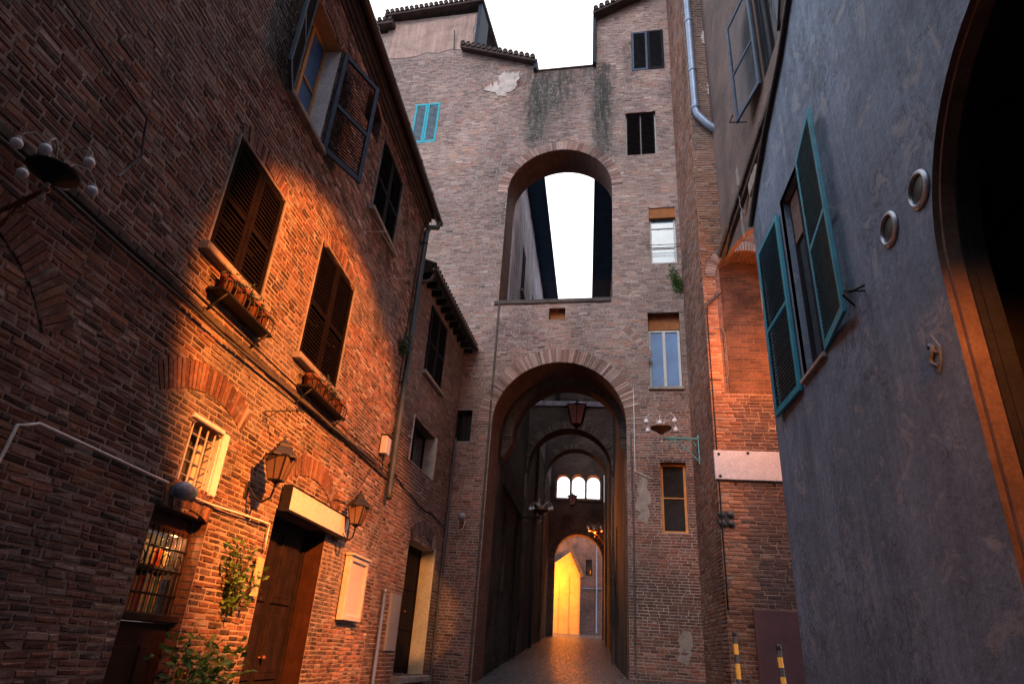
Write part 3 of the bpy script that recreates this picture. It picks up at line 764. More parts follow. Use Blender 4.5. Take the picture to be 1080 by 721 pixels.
def wall_lantern(y, z, lab):
    t = thing('wall_lantern', lab, 'lantern', group='iron lanterns beside the blank sign')
    lantern_mesh(t, .82)
    b = MB(); b.tube([(0, 0, -.1), (-.02, 0, -.2), (-.12, 0, -.26), (-.22, 0, -.2), (-.3, 0, -.1), (-.335, 0, -.1)], .014, 8)
    b.tube([(-.1, 0, -.25), (-.18, 0, -.14), (-.12, 0, -.1), (-.09, 0, -.15)], .008, 6); b.box(Fr((-.335, 0, 0), (0, 1, 0), (1, 0, 0)), -.04, .04, -.22, -.02, 0, .015, 0, .004)
    b.build('bracket', M['iron'], t)
    t.location = (-3.66, y, z); WL[t] = Vector(t.location); return t
wall_lantern(7.27, 1.66, 'iron wall lantern above the left end of the blank white sign')
wall_lantern(10.2, 1.68, 'iron wall lantern beyond the right end of the blank white sign')

s = thing('door_sign', 'long blank pinkish white sign board over the panelled door', 'sign', tuple(FL.P(9.29, 1.48, .1)))
mb = MB(); mb.box(FL, 8.16, 10.42, 1.5, 1.79, .12, .15, 0, .004); mb.build('board', M['sign_white'], s)
mb = MB(); mb.box(FL, 8.14, 10.44, 1.47, 1.498, .03, .155); mb.box(FL, 8.14, 10.44, 1.792, 1.81, .03, .155); mb.box(FL, 8.13, 8.158, 1.47, 1.81, .03, .156); mb.box(FL, 10.422, 10.45, 1.47, 1.81, .03, .156); mb.box(FL, 8.2, 10.4, 1.5, 1.79, .035, .118); mb.build('frame', M['iron'], s)

s = thing('notice_board', 'framed notice case with a blank white sheet, between door and grey meter box', 'notice board', tuple(FL.P(11.3, .3, .1)))
mb = MB(); mb.box(FL, 10.98, 11.68, .4, 1.22, .08, .09); mb.build('sheet', M['sign_white'], s)
mb = MB()
for q in (rect(10.86, 10.96, .32, 1.3), rect(11.7, 11.8, .32, 1.3), rect(10.96, 11.7, .32, .4), rect(10.96, 11.7, 1.22, 1.3)): mb.box(FL, q[0][0], q[1][0], q[0][1], q[2][1], .03, .13, 0, .008)
mb.box(FL, 10.84, 11.82, 1.302, 1.34, .03, .17, 0, .006); mb.box(FL, 10.9, 11.76, .34, 1.28, .03, .075)
mb.build('frame', M['wood_pale'], s)

# little card by the door
tag((lambda m: (m.box(FL, 7.82, 7.99, .42, .86, .04, .06, 0, .004), m.build('name_plate', M['paper_y']))[1])(MB()), 'small cream plate on the wall just left of the panelled door', 'plate')

def cable(pts, r, mat, lab, name='cable', cat='cable', fr=None, d=.03, sag=.0, group=None):
    P = []
    for i in range(len(pts)-1):
        p, q = Vector(pts[i]), Vector(pts[i+1]); n = max(2, int((q-p).length/.5))
        for k in range(n):
            u = k/n; v = p.lerp(q, u); v.z -= sag*4*u*(1-u); v += Vector((0, random.gauss(0, .006), random.gauss(0, .006))); P.append(v)
    P.append(Vector(pts[-1]))
    m = MB(); m.tube(P, r, 6); return tag(m.build(name, mat), lab, cat, group)
LP = lambda y, z, d=.04: tuple(FL.P(y, z, d))
cable([LP(1.5, 2.86, .09), LP(5.9, 2.87, .09), LP(12.3, 3.02, .09)], .016, M['cable'], 'thick grey cable running just under the ledge of the long brick house')
cable([LP(4.6, 3.05, .07), LP(8, 3.06, .07), LP(12.2, 3.12, .07)], .011, M['cable_black'], 'thin black cable running just above the ledge of the long brick house')
cable([LP(3.95, 3.4), LP(4.1, 3.75), LP(4.0, 4.1), LP(3.2, 4.2), LP(1.2, 4.25)], .012, M['cable'], 'curved grey cable looping down to the ledge beside the near street lamp')
cable([LP(3.9, .85, .05), LP(3.95, 1.2, .05), LP(4.1, 1.28, .05), LP(5.75, 1.25, .05)], .013, M['cable_white'], 'white conduit running from the dark corner to the blue grey globe light')
cable([LP(6.05, 1.2, .05), LP(7.1, 1.24, .05), LP(7.92, 1.27, .05), LP(7.95, .95, .05)], .012, M['cable_white'], 'white conduit running from the globe light towards the panelled door')
cable([LP(9.9, 2.0, .04), LP(10.6, 2.1, .04), LP(11.6, 3.1, .05)], .008, M['cable'], 'thin cable rising from the far lantern to the white junction box')
# washing line under the third window
wl = MB()
for q in (9.3, 9.4, 9.5): wl.tube([FL.P(q, 6.98, .03), FL.P(q+.55, 6.6, .32), FL.P(q+1.3, 6.55, .32)], .005, 5)
wl.tube([FL.P(9.2, 6.55, .0), FL.P(9.2, 6.55, .4)], .01, 6); wl.tube([FL.P(10.7, 6.5, 0), FL.P(10.7, 6.5, .42)], .01, 6); wl.tube([FL.P(9.2, 6.55, .38), FL.P(10.7, 6.5, .4)], .005, 5)
tag(wl.build('washing_line', M['iron_pale']), 'thin washing line on iron arms below the topmost closed black window', 'washing line')
# globe light on the conduit
t = thing('globe_light', 'blue grey oval lamp on white conduit beside the barred window', 'lamp', tuple(FL.P(5.9, 1.1, .13)))
mb = MB(); mb.lathe(FL.P(5.9, 1.21, .13), [(.0, -.12), (.055, -.105), (.085, -.05), (.09, 0), (.085, .05), (.06, .09)], 16, 0, (0, 1, 0)); mb.build('globe', M['globe_blue'], t)
mb = MB(); mb.lathe(FL.P(5.9, 1.21, .13), [(.062, .09), (.066, .1), (.06, .14), (.0, .15)], 14, 0, (0, 1, 0)); mb.box(FL, 5.85, 5.95, 1.16, 1.26, .03, .07); mb.build('mount', M['iron_teal'], t)
# junction box by the drainpipe
t = thing('junction_box', 'white junction box beside the green drainpipe', 'junction box', tuple(FL.P(11.85, 3.2, .1)))
mb = MB(); mb.box(FL, 11.72, 11.98, 3.28, 3.62, .03, .15, 0, .012); mb.build('case', M['box_white'], t)
mb = MB(); mb.box(FL, 11.7, 12.0, 3.622, 3.645, .02, .18, 0, .004); mb.tube([FL.P(11.8, 3.28, .1), FL.P(11.8, 3.1, .08), FL.P(12.0, 3.05, .06)], .012, 6); mb.build('lid', M['iron'], t)
# small iron arm above the left lantern
mb = MB(); mb.tube([FL.P(7.25, 2.5, 0), FL.P(7.25, 2.52, .42)], .01, 6); mb.tube([FL.P(7.25, 2.38, .0), FL.P(7.25, 2.51, .2)], .008, 6); mb.ball(FL.P(7.25, 2.52, .43), .02)
tag(mb.build('iron_hook', M['iron']), 'small iron flag arm on the lamplit bricks above the left lantern', 'hook')

# plants
t = thing('shrub', 'leafy green shrub growing at the foot of the wall under the shop window', 'shrub', (-3.75, 6.55, gz(-3.7, 6.6)))
leaves('foliage', FL.P(6.75, -.42, .3), (.24, .5, .33), 1600, .105, t, 'leaf', stems=26, base=(-3.74, 6.6, gz(-3.7, 6.6)+.02))
t = thing('climbing_plant', 'thin climbing plant on the lamplit wall between shop window and door', 'plant', (-3.97, 7.4, -.2))
leaves('foliage', FL.P(7.45, .72, .12), (.1, .34, .2), 320, .085, t, 'leaf', stems=14, base=tuple(FL.P(7.45, .2, .04)))
t = thing('wall_plant', 'tuft of weeds growing behind the green drainpipe', 'plant', tuple(FL.P(12.2, 5.4, .03)))
leaves('foliage', FL.P(12.1, 5.75, .12), (.1, .22, .22), 380, .07, t, 'leaf_pale', stems=12, base=tuple(FL.P(12.2, 5.6, .02)))

# =================================================================== NARROW HOUSE BEYOND
nh = thing('narrow_house', 'narrow grey brick house with low dark eaves squeezed between long house and tower', 'house', tuple(FB.P(2.2, gz(-3.9, 15), -.3)))
LB = 4.42
hB = [rect(1.18, 2.55, 5.85, 7.62), rect(1.0, 2.7, 3.7, 4.68), rect(1.72, 3.62, -.55, 2.14)]
exB = [ring_excl(2.67, .9, 1.45, 1.75, 55, 125)]
def col_B(a, b, c):
    s = blob(a, b, 1.1, 21); k = np.clip((b-4.5)/2, 0, 1)*.35
    return c*(.65+.6*s)[:, None]*(1-k[:, None])+np.array([.3, .26, .25])*k[:, None]*.8
brick_wall('wall', FB, [(0, -2.4), (LB, -2.4), (LB, 7.95), (0, 7.95)], hB, nh, [M['mortarL'], M['brickB'], M['brick_arch']], T=.4, L=.26, H=.075, gap=.015, proud=.009,
           palette=PAL_B, colfn=col_B, excl=exB, rough=1., missing=.01)
arc_ring('relieving_arch', FB, 2.67, .9, 1.45, 1.75, 55, 125, nh, M['brickB'], -.02, .028, .075, cols=[(.2, .13, .11), (.15, .1, .09), (.24, .18, .16)])
shuttered_window(FB, 1.18, 2.55, 5.85, 7.62, nh, M['sh_black'], M['sh_black'], d=.0)
w = window_unit(FB, 1.0, 2.7, 3.7, 4.68, .3, nh, M['sh_black'], M['glass_dark'], 2, label='low window with pale plastered reveal')
mb = MB(); mb.box(FB, 2.683, 2.703, 3.7, 4.68, -.24, .0); mb.box(FB, 2.705, 2.85, 3.66, 4.72, -.01, .03, 0, .01); mb.build('white_reveal', M['plaster_patch'], w)
mb = MB(); mb.box(FB, .94, .998, 3.66, 4.72, 0, .03, 0, .01); mb.build('jamb_strip', M['plaster_patch'], w)
d = door(FB, 1.72, 3.62, -.55, 2.14, .38, nh, M['wood_door'], 'brown door set in a deep reveal tinted as if lamplit', 1)
mb = MB(); mb.box(FB, 3.6, 3.622, -.55, 2.14, -.3, .0); mb.box(FB, 3.624, 3.7, -.55, 2.2, 0, .028, 0, .008); mb.box(FB, 1.74, 3.6, 2.12, 2.142, -.3, 0); mb.build('door_reveal', M['plaster_warmlit'], nh)
mb = MB(); mb.box(FB, 1.6, 3.75, -.68, -.552, -.38, .2, 0, .015); mb.build('door_step', M['stone'], nh)
mb = MB()
zr = 7.95
mb.mesh([FB.P(-.02, zr, .3), FB.P(LB+.05, zr, .3), FB.P(LB+.05, zr+1.6, -3.5), FB.P(-.02, zr+1.6, -3.5), FB.P(-.02, zr+.08, .3), FB.P(LB+.05, zr+.08, .3), FB.P(LB+.05, zr+1.68, -3.5), FB.P(-.02, zr+1.68, -3.5)],
        [(0, 1, 2, 3), (4, 7, 6, 5), (0, 4, 5, 1), (1, 5, 6, 2), (3, 2, 6, 7), (0, 3, 7, 4)])
a = .08
while a < LB: mb.tube([FB.P(a, zr+.1, .36), FB.P(a, zr+.58, -.8)], .08, 8); a += .18
mb.build('roof', M['tile'], nh)
mb = MB(); a = .2
while a < LB: mb = MB(); mb.box(FB, a, a+.09, zr-.14, zr-.003, -.05, .26, 0, .006); mb.build('rafter', M['wood_door'], nh); a += .42
mb = MB(); mb.tube([FB.P(0, zr-.02, .38), FB.P(LB, zr-.02, .38)], .06, 10); mb.tube([FB.P(.1, zr-.05, .38), FB.P(.05, zr-.3, .3), FB.P(-.15, zr-.5, .16)], .04, 8); mb.build('gutter', M['gutter'], nh)
BP = lambda a, b, d=.04: tuple(FB.P(a, b, d))
cable([BP(-.2, 3.25), BP(1.5, 2.95), BP(3.0, 2.9), BP(4.3, 2.85)], .014, M['cable_black'], 'black cables drooping across the narrow grey house', sag=.05)
cable([BP(4.25, -.9, .06), BP(4.28, 1.5, .06), BP(4.3, 3.6, .06), BP(4.32, 5.2, .06)], .03, M['cable'], 'grey vertical conduit in the corner between narrow house and tower', 'conduit', 'pipe')
mb = MB(); mb.box(FB, .95, 1.55, -.1, .95, 0, .05, 0, .01); mb.box(FB, .99, 1.51, .42, .44, .05, .055); mb.box(FB, 1.0, 1.03, .0, .9, .05, .058)
tag(mb.build('meter_box', M['box_grey']), 'flat grey meter box left of the lamplit-tinted door reveal', 'meter box')
mb = MB(); mb.tube([BP(.45, -1.1, .08), BP(.45, .9, .08)], .035, 10); mb.lathe(BP(.45, .9, .08), [(.035, 0), (.05, .02), (.05, .07), (.0, .09)], 10); mb.box(FB, .43, .47, .3, .33, 0, .08)
tag(mb.build('standpipe', M['zinc']), 'short grey standpipe left of the meter box', 'pipe')
t = thing('wall_lamp', 'small round lamp on an arm at the foot corner of the tower', 'lamp', tuple(FT.P(-3.3, 2.7, .2)))
mb = MB(); mb.tube([FT.P(-3.6, 2.75, .0), FT.P(-3.4, 2.7, .15), FT.P(-3.2, 2.8, .2), FT.P(-3.15, 3.0, .2)], .012, 6); mb.build('arm', M['iron_pale'], t)
mb = MB(); mb.ball(FT.P(-3.25, 3.1, .2), .1); mb.build('shade', M['box_grey'], t)

# =================================================================== TOWER HOUSE
tower = thing('tower_house', 'tall pale brick tower house bridging the street with a big open upper arch', 'tower house', tuple(FT.P(-.8, -.6, -.5)))
AC, AR, ASP = -.88, 1.83, 5.66
UC, UR, USP = -1.1, 1.7, 13.55
outT = [(-10, -1.5), (AC-AR, -1.5)]+[(AC-AR*math.cos(math.pi*i/30), ASP+AR*math.sin(math.pi*i/30)) for i in range(31)]+[(AC+AR, -1.5), (2.62, -1.5),
        (2.62, 22.6), (2.0, 22.4), (.04, 21.3), (.04, 18.98), (-2.1, 18.98), (-2.15, 19.35), (-4.5, 20.3), (-4.55, 22.5), (-8.2, 22.5), (-8.2, 21.9), (-10, 21.9)]
holesT = [arch_poly(UC, UR, USP, 9.53, 30), rect(-6.5, -5.55, 16.03, 17.9), rect(1.3, 2.42, 18.56, 20.5), rect(1.05, 2.04, 14.8, 16.65), rect(1.71, 2.5, 10.66, 12.66),
          rect(1.58, 2.46, 6.73, 9.0), rect(1.78, 2.42, 2.9, 4.66), rect(-3.82, -3.28, 5.16, 6.07), rect(-1.25, -.77, 8.85, 9.24)]
# keep window holes clear of each other; put the top right one below the roof line
exT = [ring_excl(AC, ASP, AR, AR+.42, 0, 180), ring_excl(UC, USP, UR, UR+.34, 3, 177), ring_excl(-.75, 6.55, 2.5, 2.7, 24, 50), ring_excl(-3.3, 17.0, 1.5, 1.75, 60, 118)]
def col_T(a, b, c):
    s = blob(a, b, .55, 31); s2 = blob(a, b, 2.4, 33)
    c = c*(.68+.42*s+.2*s2)[:, None]
    # rosier at the bottom (red brick plus painted warm light), greyer at the top
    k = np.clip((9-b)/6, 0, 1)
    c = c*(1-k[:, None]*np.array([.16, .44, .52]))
    for (x, w, top, bot) in ((-1.95, .38, 18.9, 15.2), (-1.35, .3, 18.9, 16.4), (.28, .3, 18.6, 14.6)):
        m = np.exp(-((a-x)/w)**2)*np.clip((b-bot)/.8, 0, 1)*np.clip((top-b)/.6, 0, 1)*(.55+.6*s2)
        m = np.clip(m, 0, .85)[:, None]; c = c*(1-m)+np.array([.035, .045, .04])*m
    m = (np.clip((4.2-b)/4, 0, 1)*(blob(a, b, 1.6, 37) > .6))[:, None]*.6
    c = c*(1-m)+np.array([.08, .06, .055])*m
    top = ((b > 20.3) & (a < -4))[:, None]
    return np.where(top, c*.5+np.array([.36, .27, .24])*.5, c)
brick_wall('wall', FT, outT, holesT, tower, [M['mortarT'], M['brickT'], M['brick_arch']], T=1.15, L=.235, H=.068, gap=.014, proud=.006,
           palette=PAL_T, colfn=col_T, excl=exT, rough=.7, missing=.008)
arc_ring('arch_ring', FT, AC, ASP, AR, AR+.42, 0, 180, tower, M['brickT'], -.02, .022, .072, cols=RING_T)
arc_ring('upper_arch_ring', FT, UC, USP, UR, UR+.34, 3, 177, tower, M['brickT'], -.02, .02, .072, cols=RING_T)
arc_ring('relieving_arch', FT, -.75, 6.55, 2.5, 2.7, 24, 50, tower, M['brickT'], -.02, .006, .072, cols=RING_T)
arc_ring('relieving_arch', FT, -3.3, 17.0, 1.5, 1.75, 60, 118, tower, M['brickT'], -.02, .018, .072, cols=[(.3, .14, .1), (.34, .18, .14)])
mb = MB(); mb.box(FT, UC-UR-.12, UC+UR-.05, 9.4, 9.535, -1.1, .05, 0, .015); mb.build('arch_sill', M['stone_dark'], tower)
mb = MB(); mb.box(FT, -2.15, .03, 18.982, 19.05, -1.1, .05, 0, .01); mb.build('coping', M['tile'], tower)
# slightly proud left pier of the tower (vertical seam beside the arch)
mb = MB(); mb.box(FT, AC-AR-.085, AC-AR-.03, -.9, 9.4, 0, .035, 0, .006); mb.build('seam', M['stone_dark'], tower)
# inner rib behind the front arch
SRr = 1.56
FT2 = Fr(FT.P(0, 0, -1.3), FT.U, FT.N)
ib = [(AC+.04-1.83, 5.1), (AC+.04-1.78, 5.1), (AC+.08-SRr, 5.5)]+[(AC+.08-SRr*math.cos(math.pi*i/26), 5.72+SRr*math.sin(math.pi*i/26)) for i in range(27)]+[(AC+.08+SRr, 5.5), (AC+1.8, 5.1), (AC+1.83, 5.1), (AC+1.83, 7.6), (AC+.04-1.83, 7.6)]
plain_wall('inner_arch', FT2, ib, [], tower, [M['brick_alley'], M['brick_arch']], .5)
arc_ring('inner_arch_ring', FT2, AC+.08, 5.72, SRr, SRr+.26, 0, 180, tower, M['grey_ring'], -.02, .03, .09, cols=RING_T)
# tower windows
def tw(a0, a1, b0, b1, dep, fm, gm, panes, bars, lab=None, fw=.07):
    return window_unit(FT, a0, a1, b0, b1, dep, tower, M[fm], M[gm], panes, bars, label=lab, fw=fw)
w = tw(-6.5, -5.55, 16.03, 17.9, .2, 'sh_turq', 'glass_dark', 2, (), 'window with closed turquoise framed shutters')
for k in range(2): leaf_shutter(Fr(FT.P(-6.49+.472*k, 16.04, -.03), FT.U, FT.N), .464, 1.85, w, M['sh_turq'], M['sh_grey'], mid=False)
w = tw(1.3, 2.42, 18.56, 20.5, .2, 'sh_black', 'glass_dark', 2, (), 'top window with dark open shutters')
for k in range(2): leaf_shutter(Fr(FT.P(1.31+.556*k, 18.57, -.02), FT.U, FT.N), .548, 1.92, w, M['sh_black'] if k else M['sh_navy'], M['sh_black'], mid=False)
w = tw(1.05, 2.04, 14.8, 16.65, .2, 'wood_pale', 'glass_dark', 2, (), 'window with pale frame and dark blinds', .045)
for k in range(2): leaf_shutter(Fr(FT.P(1.09+.46*k, 14.84, -.12), FT.U, FT.N), .44, 1.77, w, M['sh_black'], M['sh_brown'], mid=False, st=.03)
w = tw(1.71, 2.5, 10.66, 12.66, .2, 'wood_pale', 'glass_pale', 1, (.3, .66), 'window reflecting the pale sky, under a lintel coloured like lamplight')
mb = MB(); mb.box(FT, 1.71, 2.5, 12.3, 12.662, -.13, -.03); mb.build('lintel', M['plaster_orange'], w)  # lamplight from below painted in as orange plaster
mb = MB()
for b in (11.15, 11.25): mb.tube([FT.P(1.6, b, .06), FT.P(2.6, b, .06)], .012, 6)
mb.build('rail', M['iron'], w)
w = tw(1.58, 2.46, 6.73, 8.55, .3, 'wood_pale', 'glass_sky', 2, (), 'tall blue reflecting casement under a plaster lintel coloured like lamplight')
mb = MB(); mb.box(FT, 1.58, 2.46, 8.55, 9.002, -.32, -.22); mb.build('lintel', M['plaster_orange'], w)  # orange stands in for lamplight on the soffit
mb = MB(); mb.box(FT, 1.55, 2.49, 6.64, 6.728, -.1, .06, 0, .01); mb.build('sill', M['stone'], w)
w = tw(1.78, 2.42, 2.9, 4.66, .22, 'wood_orange', 'plaster_dark', 1, (.5,), 'dark window with orange frame beside the corner pier')
w = tw(-3.82, -3.28, 5.16, 6.07, .25, 'wood_red', 'glass_dark', 2, (), 'small dark window tucked beside the narrow house')
mb = MB(); mb.box(FT, -1.25, -.77, 8.85, 9.24, -.3, -.2); mb.build('blind_niche', M['plaster_orange'], tower)
# plaster patches and a little stone relief
def patch(fr, poly, d, parent, mat, name='plaster_patch'):
    random.seed(len(poly)*7+int(abs(poly[0][0])*10)); P = []
    for i in range(len(poly)):
        p, q = poly[i], poly[(i+1) % len(poly)]
        for k in range(8):
            u = k/8; P.append((p[0]+(q[0]-p[0])*u+random.uniform(-.09, .09)*min(1, math.dist(p, q)), p[1]+(q[1]-p[1])*u+random.uniform(-.09, .09)*min(1, math.dist(p, q))))
    m = MB(); m.prism(fr, P, -.01, d, 0); return m.build(name, mat, parent)
patch(FT, [(-4.0, 18.3), (-3.2, 17.9), (-2.75, 18.4), (-2.7, 19.0), (-3.3, 19.1)], .03, tower, M['plaster_patch'])
patch(FT, [(2.0, .1), (2.3, .0), (2.35, .7), (2.15, .75)], .01, tower, M['stone'])
#patch(FT, [(1.15, -.3), (1.6, -.4), (1.65, .5), (1.25, .6)], .012, tower, M['stone_dark'])
patch(FT, [(1.2, 3.2), (1.4, 3.1), (1.5, 4.2), (1.25, 4.3)], .012, tower, M['stone'])
patch(FT, [(-8.0, 20.4), (-4.65, 20.6), (-4.7, 22.3), (-8.1, 22.3)], .02, tower, M['plaster_tower'])
def roof_slab(fr, a0, b0, a1, b1, depth, over, th, parent, seedn):
    """roof rising backwards, its tiled eave overhanging the wall"""
    m = MB()
    P = [fr.P(a0, b0, over), fr.P(a1, b1, over), fr.P(a1, b1+.9, -depth), fr.P(a0, b0+.9, -depth)]
    Q = [p+Vector((0, 0, th)) for p in P]; m.mesh(P+Q, [(0, 1, 2, 3), (4, 7, 6, 5), (0, 4, 5, 1), (1, 5, 6, 2), (2, 6, 7, 3), (3, 7, 4, 0)])
    n = int(abs(a1-a0)/.2)
    for k in range(n):
        u = (k+.5)/n; a, b = a0+(a1-a0)*u, b0+(b1-b0)*u+th+.03
        m.tube([fr.P(a, b, over+.06), fr.P(a, b+.3, -depth*.4)], .09, 8)
    return m.build('roof', M['tile'], parent)
roof_slab(FT, -8.3, 22.5, -4.3, 22.75, 4, .35, .16, tower, 1)
roof_slab(FT, -10.5, 21.95, -7.9, 22.0, 4, .4, .2, tower, 2)
roof_slab(FT, -5.0, 20.35, -2.1, 19.2, 3, .3, .16, tower, 3)
roof_slab(FT, -.05, 21.25, 2.62, 22.55, 4, .4, .16, tower, 4)
for q in ((-4.5, -4.36, 20.25, 22.85, -.9, .22), (-2.17, -2.05, 18.95, 19.4, -.6, .22), (-.06, .06, 18.95, 21.35, -.9, .22)): mb = MB(); mb.box(FT, *q, 0, .01); mb.build('verge_board', M['verge'], tower)
mb = MB(); mb.tube([FT.P(-5.3, 20.45, .1), FT.P(-5.35, 21.4, .2)], .02, 6); mb.tube([FT.P(-4, 20.2, -.2), FT.P(-4, 20.7, -.2)], .015, 6); mb.tube([FT.P(-3.3, 20, -.2), FT.P(-3.3, 20.5, -.2)], .015, 6); mb.tube([FT.P(-4, 20.55, -.2), FT.P(-3.2, 20.45, -.2)], .01, 6)
mb.build('roof_brackets', M['iron'], tower)
t = thing('wall_plant', 'green tuft sprouting from the tower wall under the pale reflecting window', 'plant', tuple(FT.P(2.45, 9.6, .05)))
leaves('foliage', FT.P(2.4, 10.1, .12), (.16, .1, .35), 380, .09, t, 'leaf', stems=10, base=tuple(FT.P(2.5, 9.7, .02)))
cable([tuple(FT.P(AC+AR+.12, -.2, .04)), tuple(FT.P(AC+AR+.14, 3, .04)), tuple(FT.P(AC+AR+.1, 5.4, .04))], .02, M['cable'], 'grey cable climbing the right jamb of the big lower arch')
cable([tuple(FT.P(AC+AR+.2, 6.9, .03)), tuple(FT.P(AC+AR+.2, 4.4, .03)), tuple(FT.P(1.6, 4.2, .03))], .01, M['cable_white'], 'thin pale wires tacked to the tower below the blue window')

# =================================================================== ALLEY BEYOND THE ARCH
aw_l = Vector((.35, 24, 0)).normalized()
FAL = Fr((-2.68, 18.3, 0), aw_l, (aw_l.y, -aw_l.x, 0))
aw_r = Vector((-.1, 22, 0)).normalized()
FAR = Fr((.97, 18.1, 0), aw_r, (-aw_r.y, aw_r.x, 0))
alh = thing('alley_house', 'tall house with lilac plastered upper wall and deep dark eave, left side of the alley', 'house', (-3.5, 28, gz(-2.7, 28)))
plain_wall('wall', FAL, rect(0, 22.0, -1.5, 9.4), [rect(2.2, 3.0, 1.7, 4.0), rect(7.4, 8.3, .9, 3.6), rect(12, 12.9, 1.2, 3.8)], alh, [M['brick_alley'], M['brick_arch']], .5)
plain_wall('upper_wall', FAL, rect(0, 22.0, 9.402, 17.0), [rect(2.6, 3.5, 12.2, 14.2), rect(6.4, 7.3, 12.2, 14.2), rect(10, 10.9, 12.2, 14.2)], alh, [M['plaster_lilac'], M['plaster_lilac']], .5)
for a in (2.6, 6.4, 10.0): shuttered_window(FAL, a, a+.9, 12.2, 14.2, alh, M['sh_black'], M['sh_black'])
window_unit(FAL, 2.2, 3.0, 1.7, 4.0, .2, alh, M['wood_door'], M['glass_dark'], 2); window_unit(FAL, 7.4, 8.3, .9, 3.6, .25, alh, M['wood_door'], M['glass_dark'], 1)
window_unit(FAL, 12, 12.9, 1.2, 3.8, .25, alh, M['wood_door'], M['glass_dark'], 1)
mb = MB(); mb.box(FAL, 0, 22, 17.0, 17.12, -4, .74); mb.build('eave', M['eave_navy'], alh)
mb = MB(); mb.tube([FAL.P(11.6, 10, .08), FAL.P(11.6, 4, .08), FAL.P(11.6, -.2, .08)], .06, 10); mb.build('drainpipe', M['zinc_dark'], alh)
arh = thing('alley_house', 'tall brick house with dark eave, right side of the alley, lit orange low down', 'house', (1.5, 28, gz(1, 28)))
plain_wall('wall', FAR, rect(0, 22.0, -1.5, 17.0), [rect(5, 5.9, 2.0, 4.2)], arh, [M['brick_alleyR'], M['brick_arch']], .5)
window_unit(FAR, 5, 5.9, 2.0, 4.2, .2, arh, M['wood_door'], M['glass_dark'], 1)
mb = MB(); mb.box(FAR, 0, 22, 17.0, 17.12, -4, .92); mb.build('eave', M['eave_navy'], arh)
mb = MB(); mb.tube([FAR.P(.5, 16.9, .12), FAR.P(.5, 10.9, .12), FAR.P(.5, 10.6, .22), FAR.P(.5, 10.2, .2)], .05, 10); mb.build('drainpipe', M['cable_white'], arh)

def bridge(y, ac, r, spring, top, mat, lab, piers=False, T=.8, extra=None):
    fr = Fr((0, y, 0), (1, 0, 0), (0, -1, 0))
    t = thing('arch_bridge', lab, 'arch', (ac, y, gz(0, y)))
    xl = FAL.P(y-18.3, 0).x; xr = FAR.P(y-18.1, 0).x
    if piers: o = [(xl+.01, -1.), (ac-r, -1.)]+[(ac-r*math.cos(math.pi*i/26), spring+r*math.sin(math.pi*i/26)) for i in range(27)]+[(ac+r, -1.), (xr-.01, -1.), (xr-.01, top), (xl+.01, top)]
    else: o = [(xl+.01, spring-.25)]+[(ac-r*math.cos(math.pi*i/26), spring+r*math.sin(math.pi*i/26)) for i in range(27)]+[(xr-.01, spring-.25), (xr-.01, top), (xl+.01, top)]
    plain_wall('wall', fr, o, extra or [], t, [M[mat], M['brick_arch']], T)
    arc_ring('arch_ring', fr, ac, spring, r, r+.3, 0, 180, t, M['brickT'], -.02, .03, .08, cols=[(.14, .09, .075), (.1, .065, .055), (.18, .13, .11)])
    return t, fr
b3, f3 = bridge(26, -.82, 1.68, 6.87, 10.55, 'brick_bridge', 'first dark brick arch spanning the alley behind the hanging lantern')
mb = MB(); mb.box(f3, -2.5, .85, 9.5, 9.72, 0, .12, 0, .02); mb.build('beam', M['plaster_lilac'], b3)
for q in (-2.2, -1.5): mb = MB(); mb.box(f3, q, q+.22, 9.722, 10.5, 0, .05, 0, .01); mb.build('post', M['plaster_dark'], b3)
b4, f4 = bridge(35, -.77, 1.6, 8.75, 12.2, 'brick_bridge', 'second dark brick arch spanning the alley, seen through the first')
tri = [arch_poly(-1.62+k*.92, .4, 9.85, 8.75, 12) for k in range(3)]
b5, f5 = bridge(40, -.62, 1.38, 5.25, 12.4, 'brick_bridge', 'arch at the alley end with three round-headed openings above it', True, extra=tri)
mb = MB()
for k in range(4): a = -1.62-.46+.92*k; mb.lathe((a, 39.95, 8.75), [(.09, 0), (.07, .06), (.055, .1), (.05, .95), (.08, 1.02), (.09, 1.1)], 12)
mb.box(f5, -2.1, .72, 8.6, 8.745, -.8, .1, 0, .02); mb.build('columns', M['stone'], b5)
# yellow building and far brick wall
yb = thing('far_house', 'ochre rendered house glowing in lamplight beyond the last arch', 'house', (-1.9, 44, gz(-1, 44)))
fy = Fr((0, 44, 0), (1, 0, 0), (0, -1, 0))
plain_wall('wall', fy, [(-3.4, 0), (-.55, 0), (-.55, 4.75), (-1.2, 6.15), (-2.1, 5.5), (-3.4, 5.2)], [], yb, [M['plaster_ochre'], M['plaster_ochre']], .3)
mb = MB()
for a in (-1.9, -1.25): mb.box(fy, a, a+.05, 1, 4.6, 0, .03)
mb.box(fy, -.62, -.54, 1, 4.9, 0, .04); mb.build('pilasters', M['wood_orange'], yb)
mb = MB(); mb.prism(fy, [(-.45, 4.6), (-.3, 4.75), (-1.25, 6.75), (-1.5, 6.9), (-1.22, 6.2)], -.4, .15); mb.build('roof_edge', M['stone_dark'], yb)
fh = thing('end_house', 'brick house closing the view at the very end of the alley', 'house', (0, 45.2, gz(0, 45)))
f6 = Fr((0, 45.2, 0), (1, 0, 0), (0, -1, 0))
plain_wall('wall', f6, rect(-6, 6, 0, 9.7), [rect(-.2, .2, 4.9, 5.9)], fh, [M['brick_upper'], M['brick_arch']], .4)
window_unit(f6, -.2, .2, 4.9, 5.9, .15, fh, M['wood_door'], M['glass_dark'], 1)
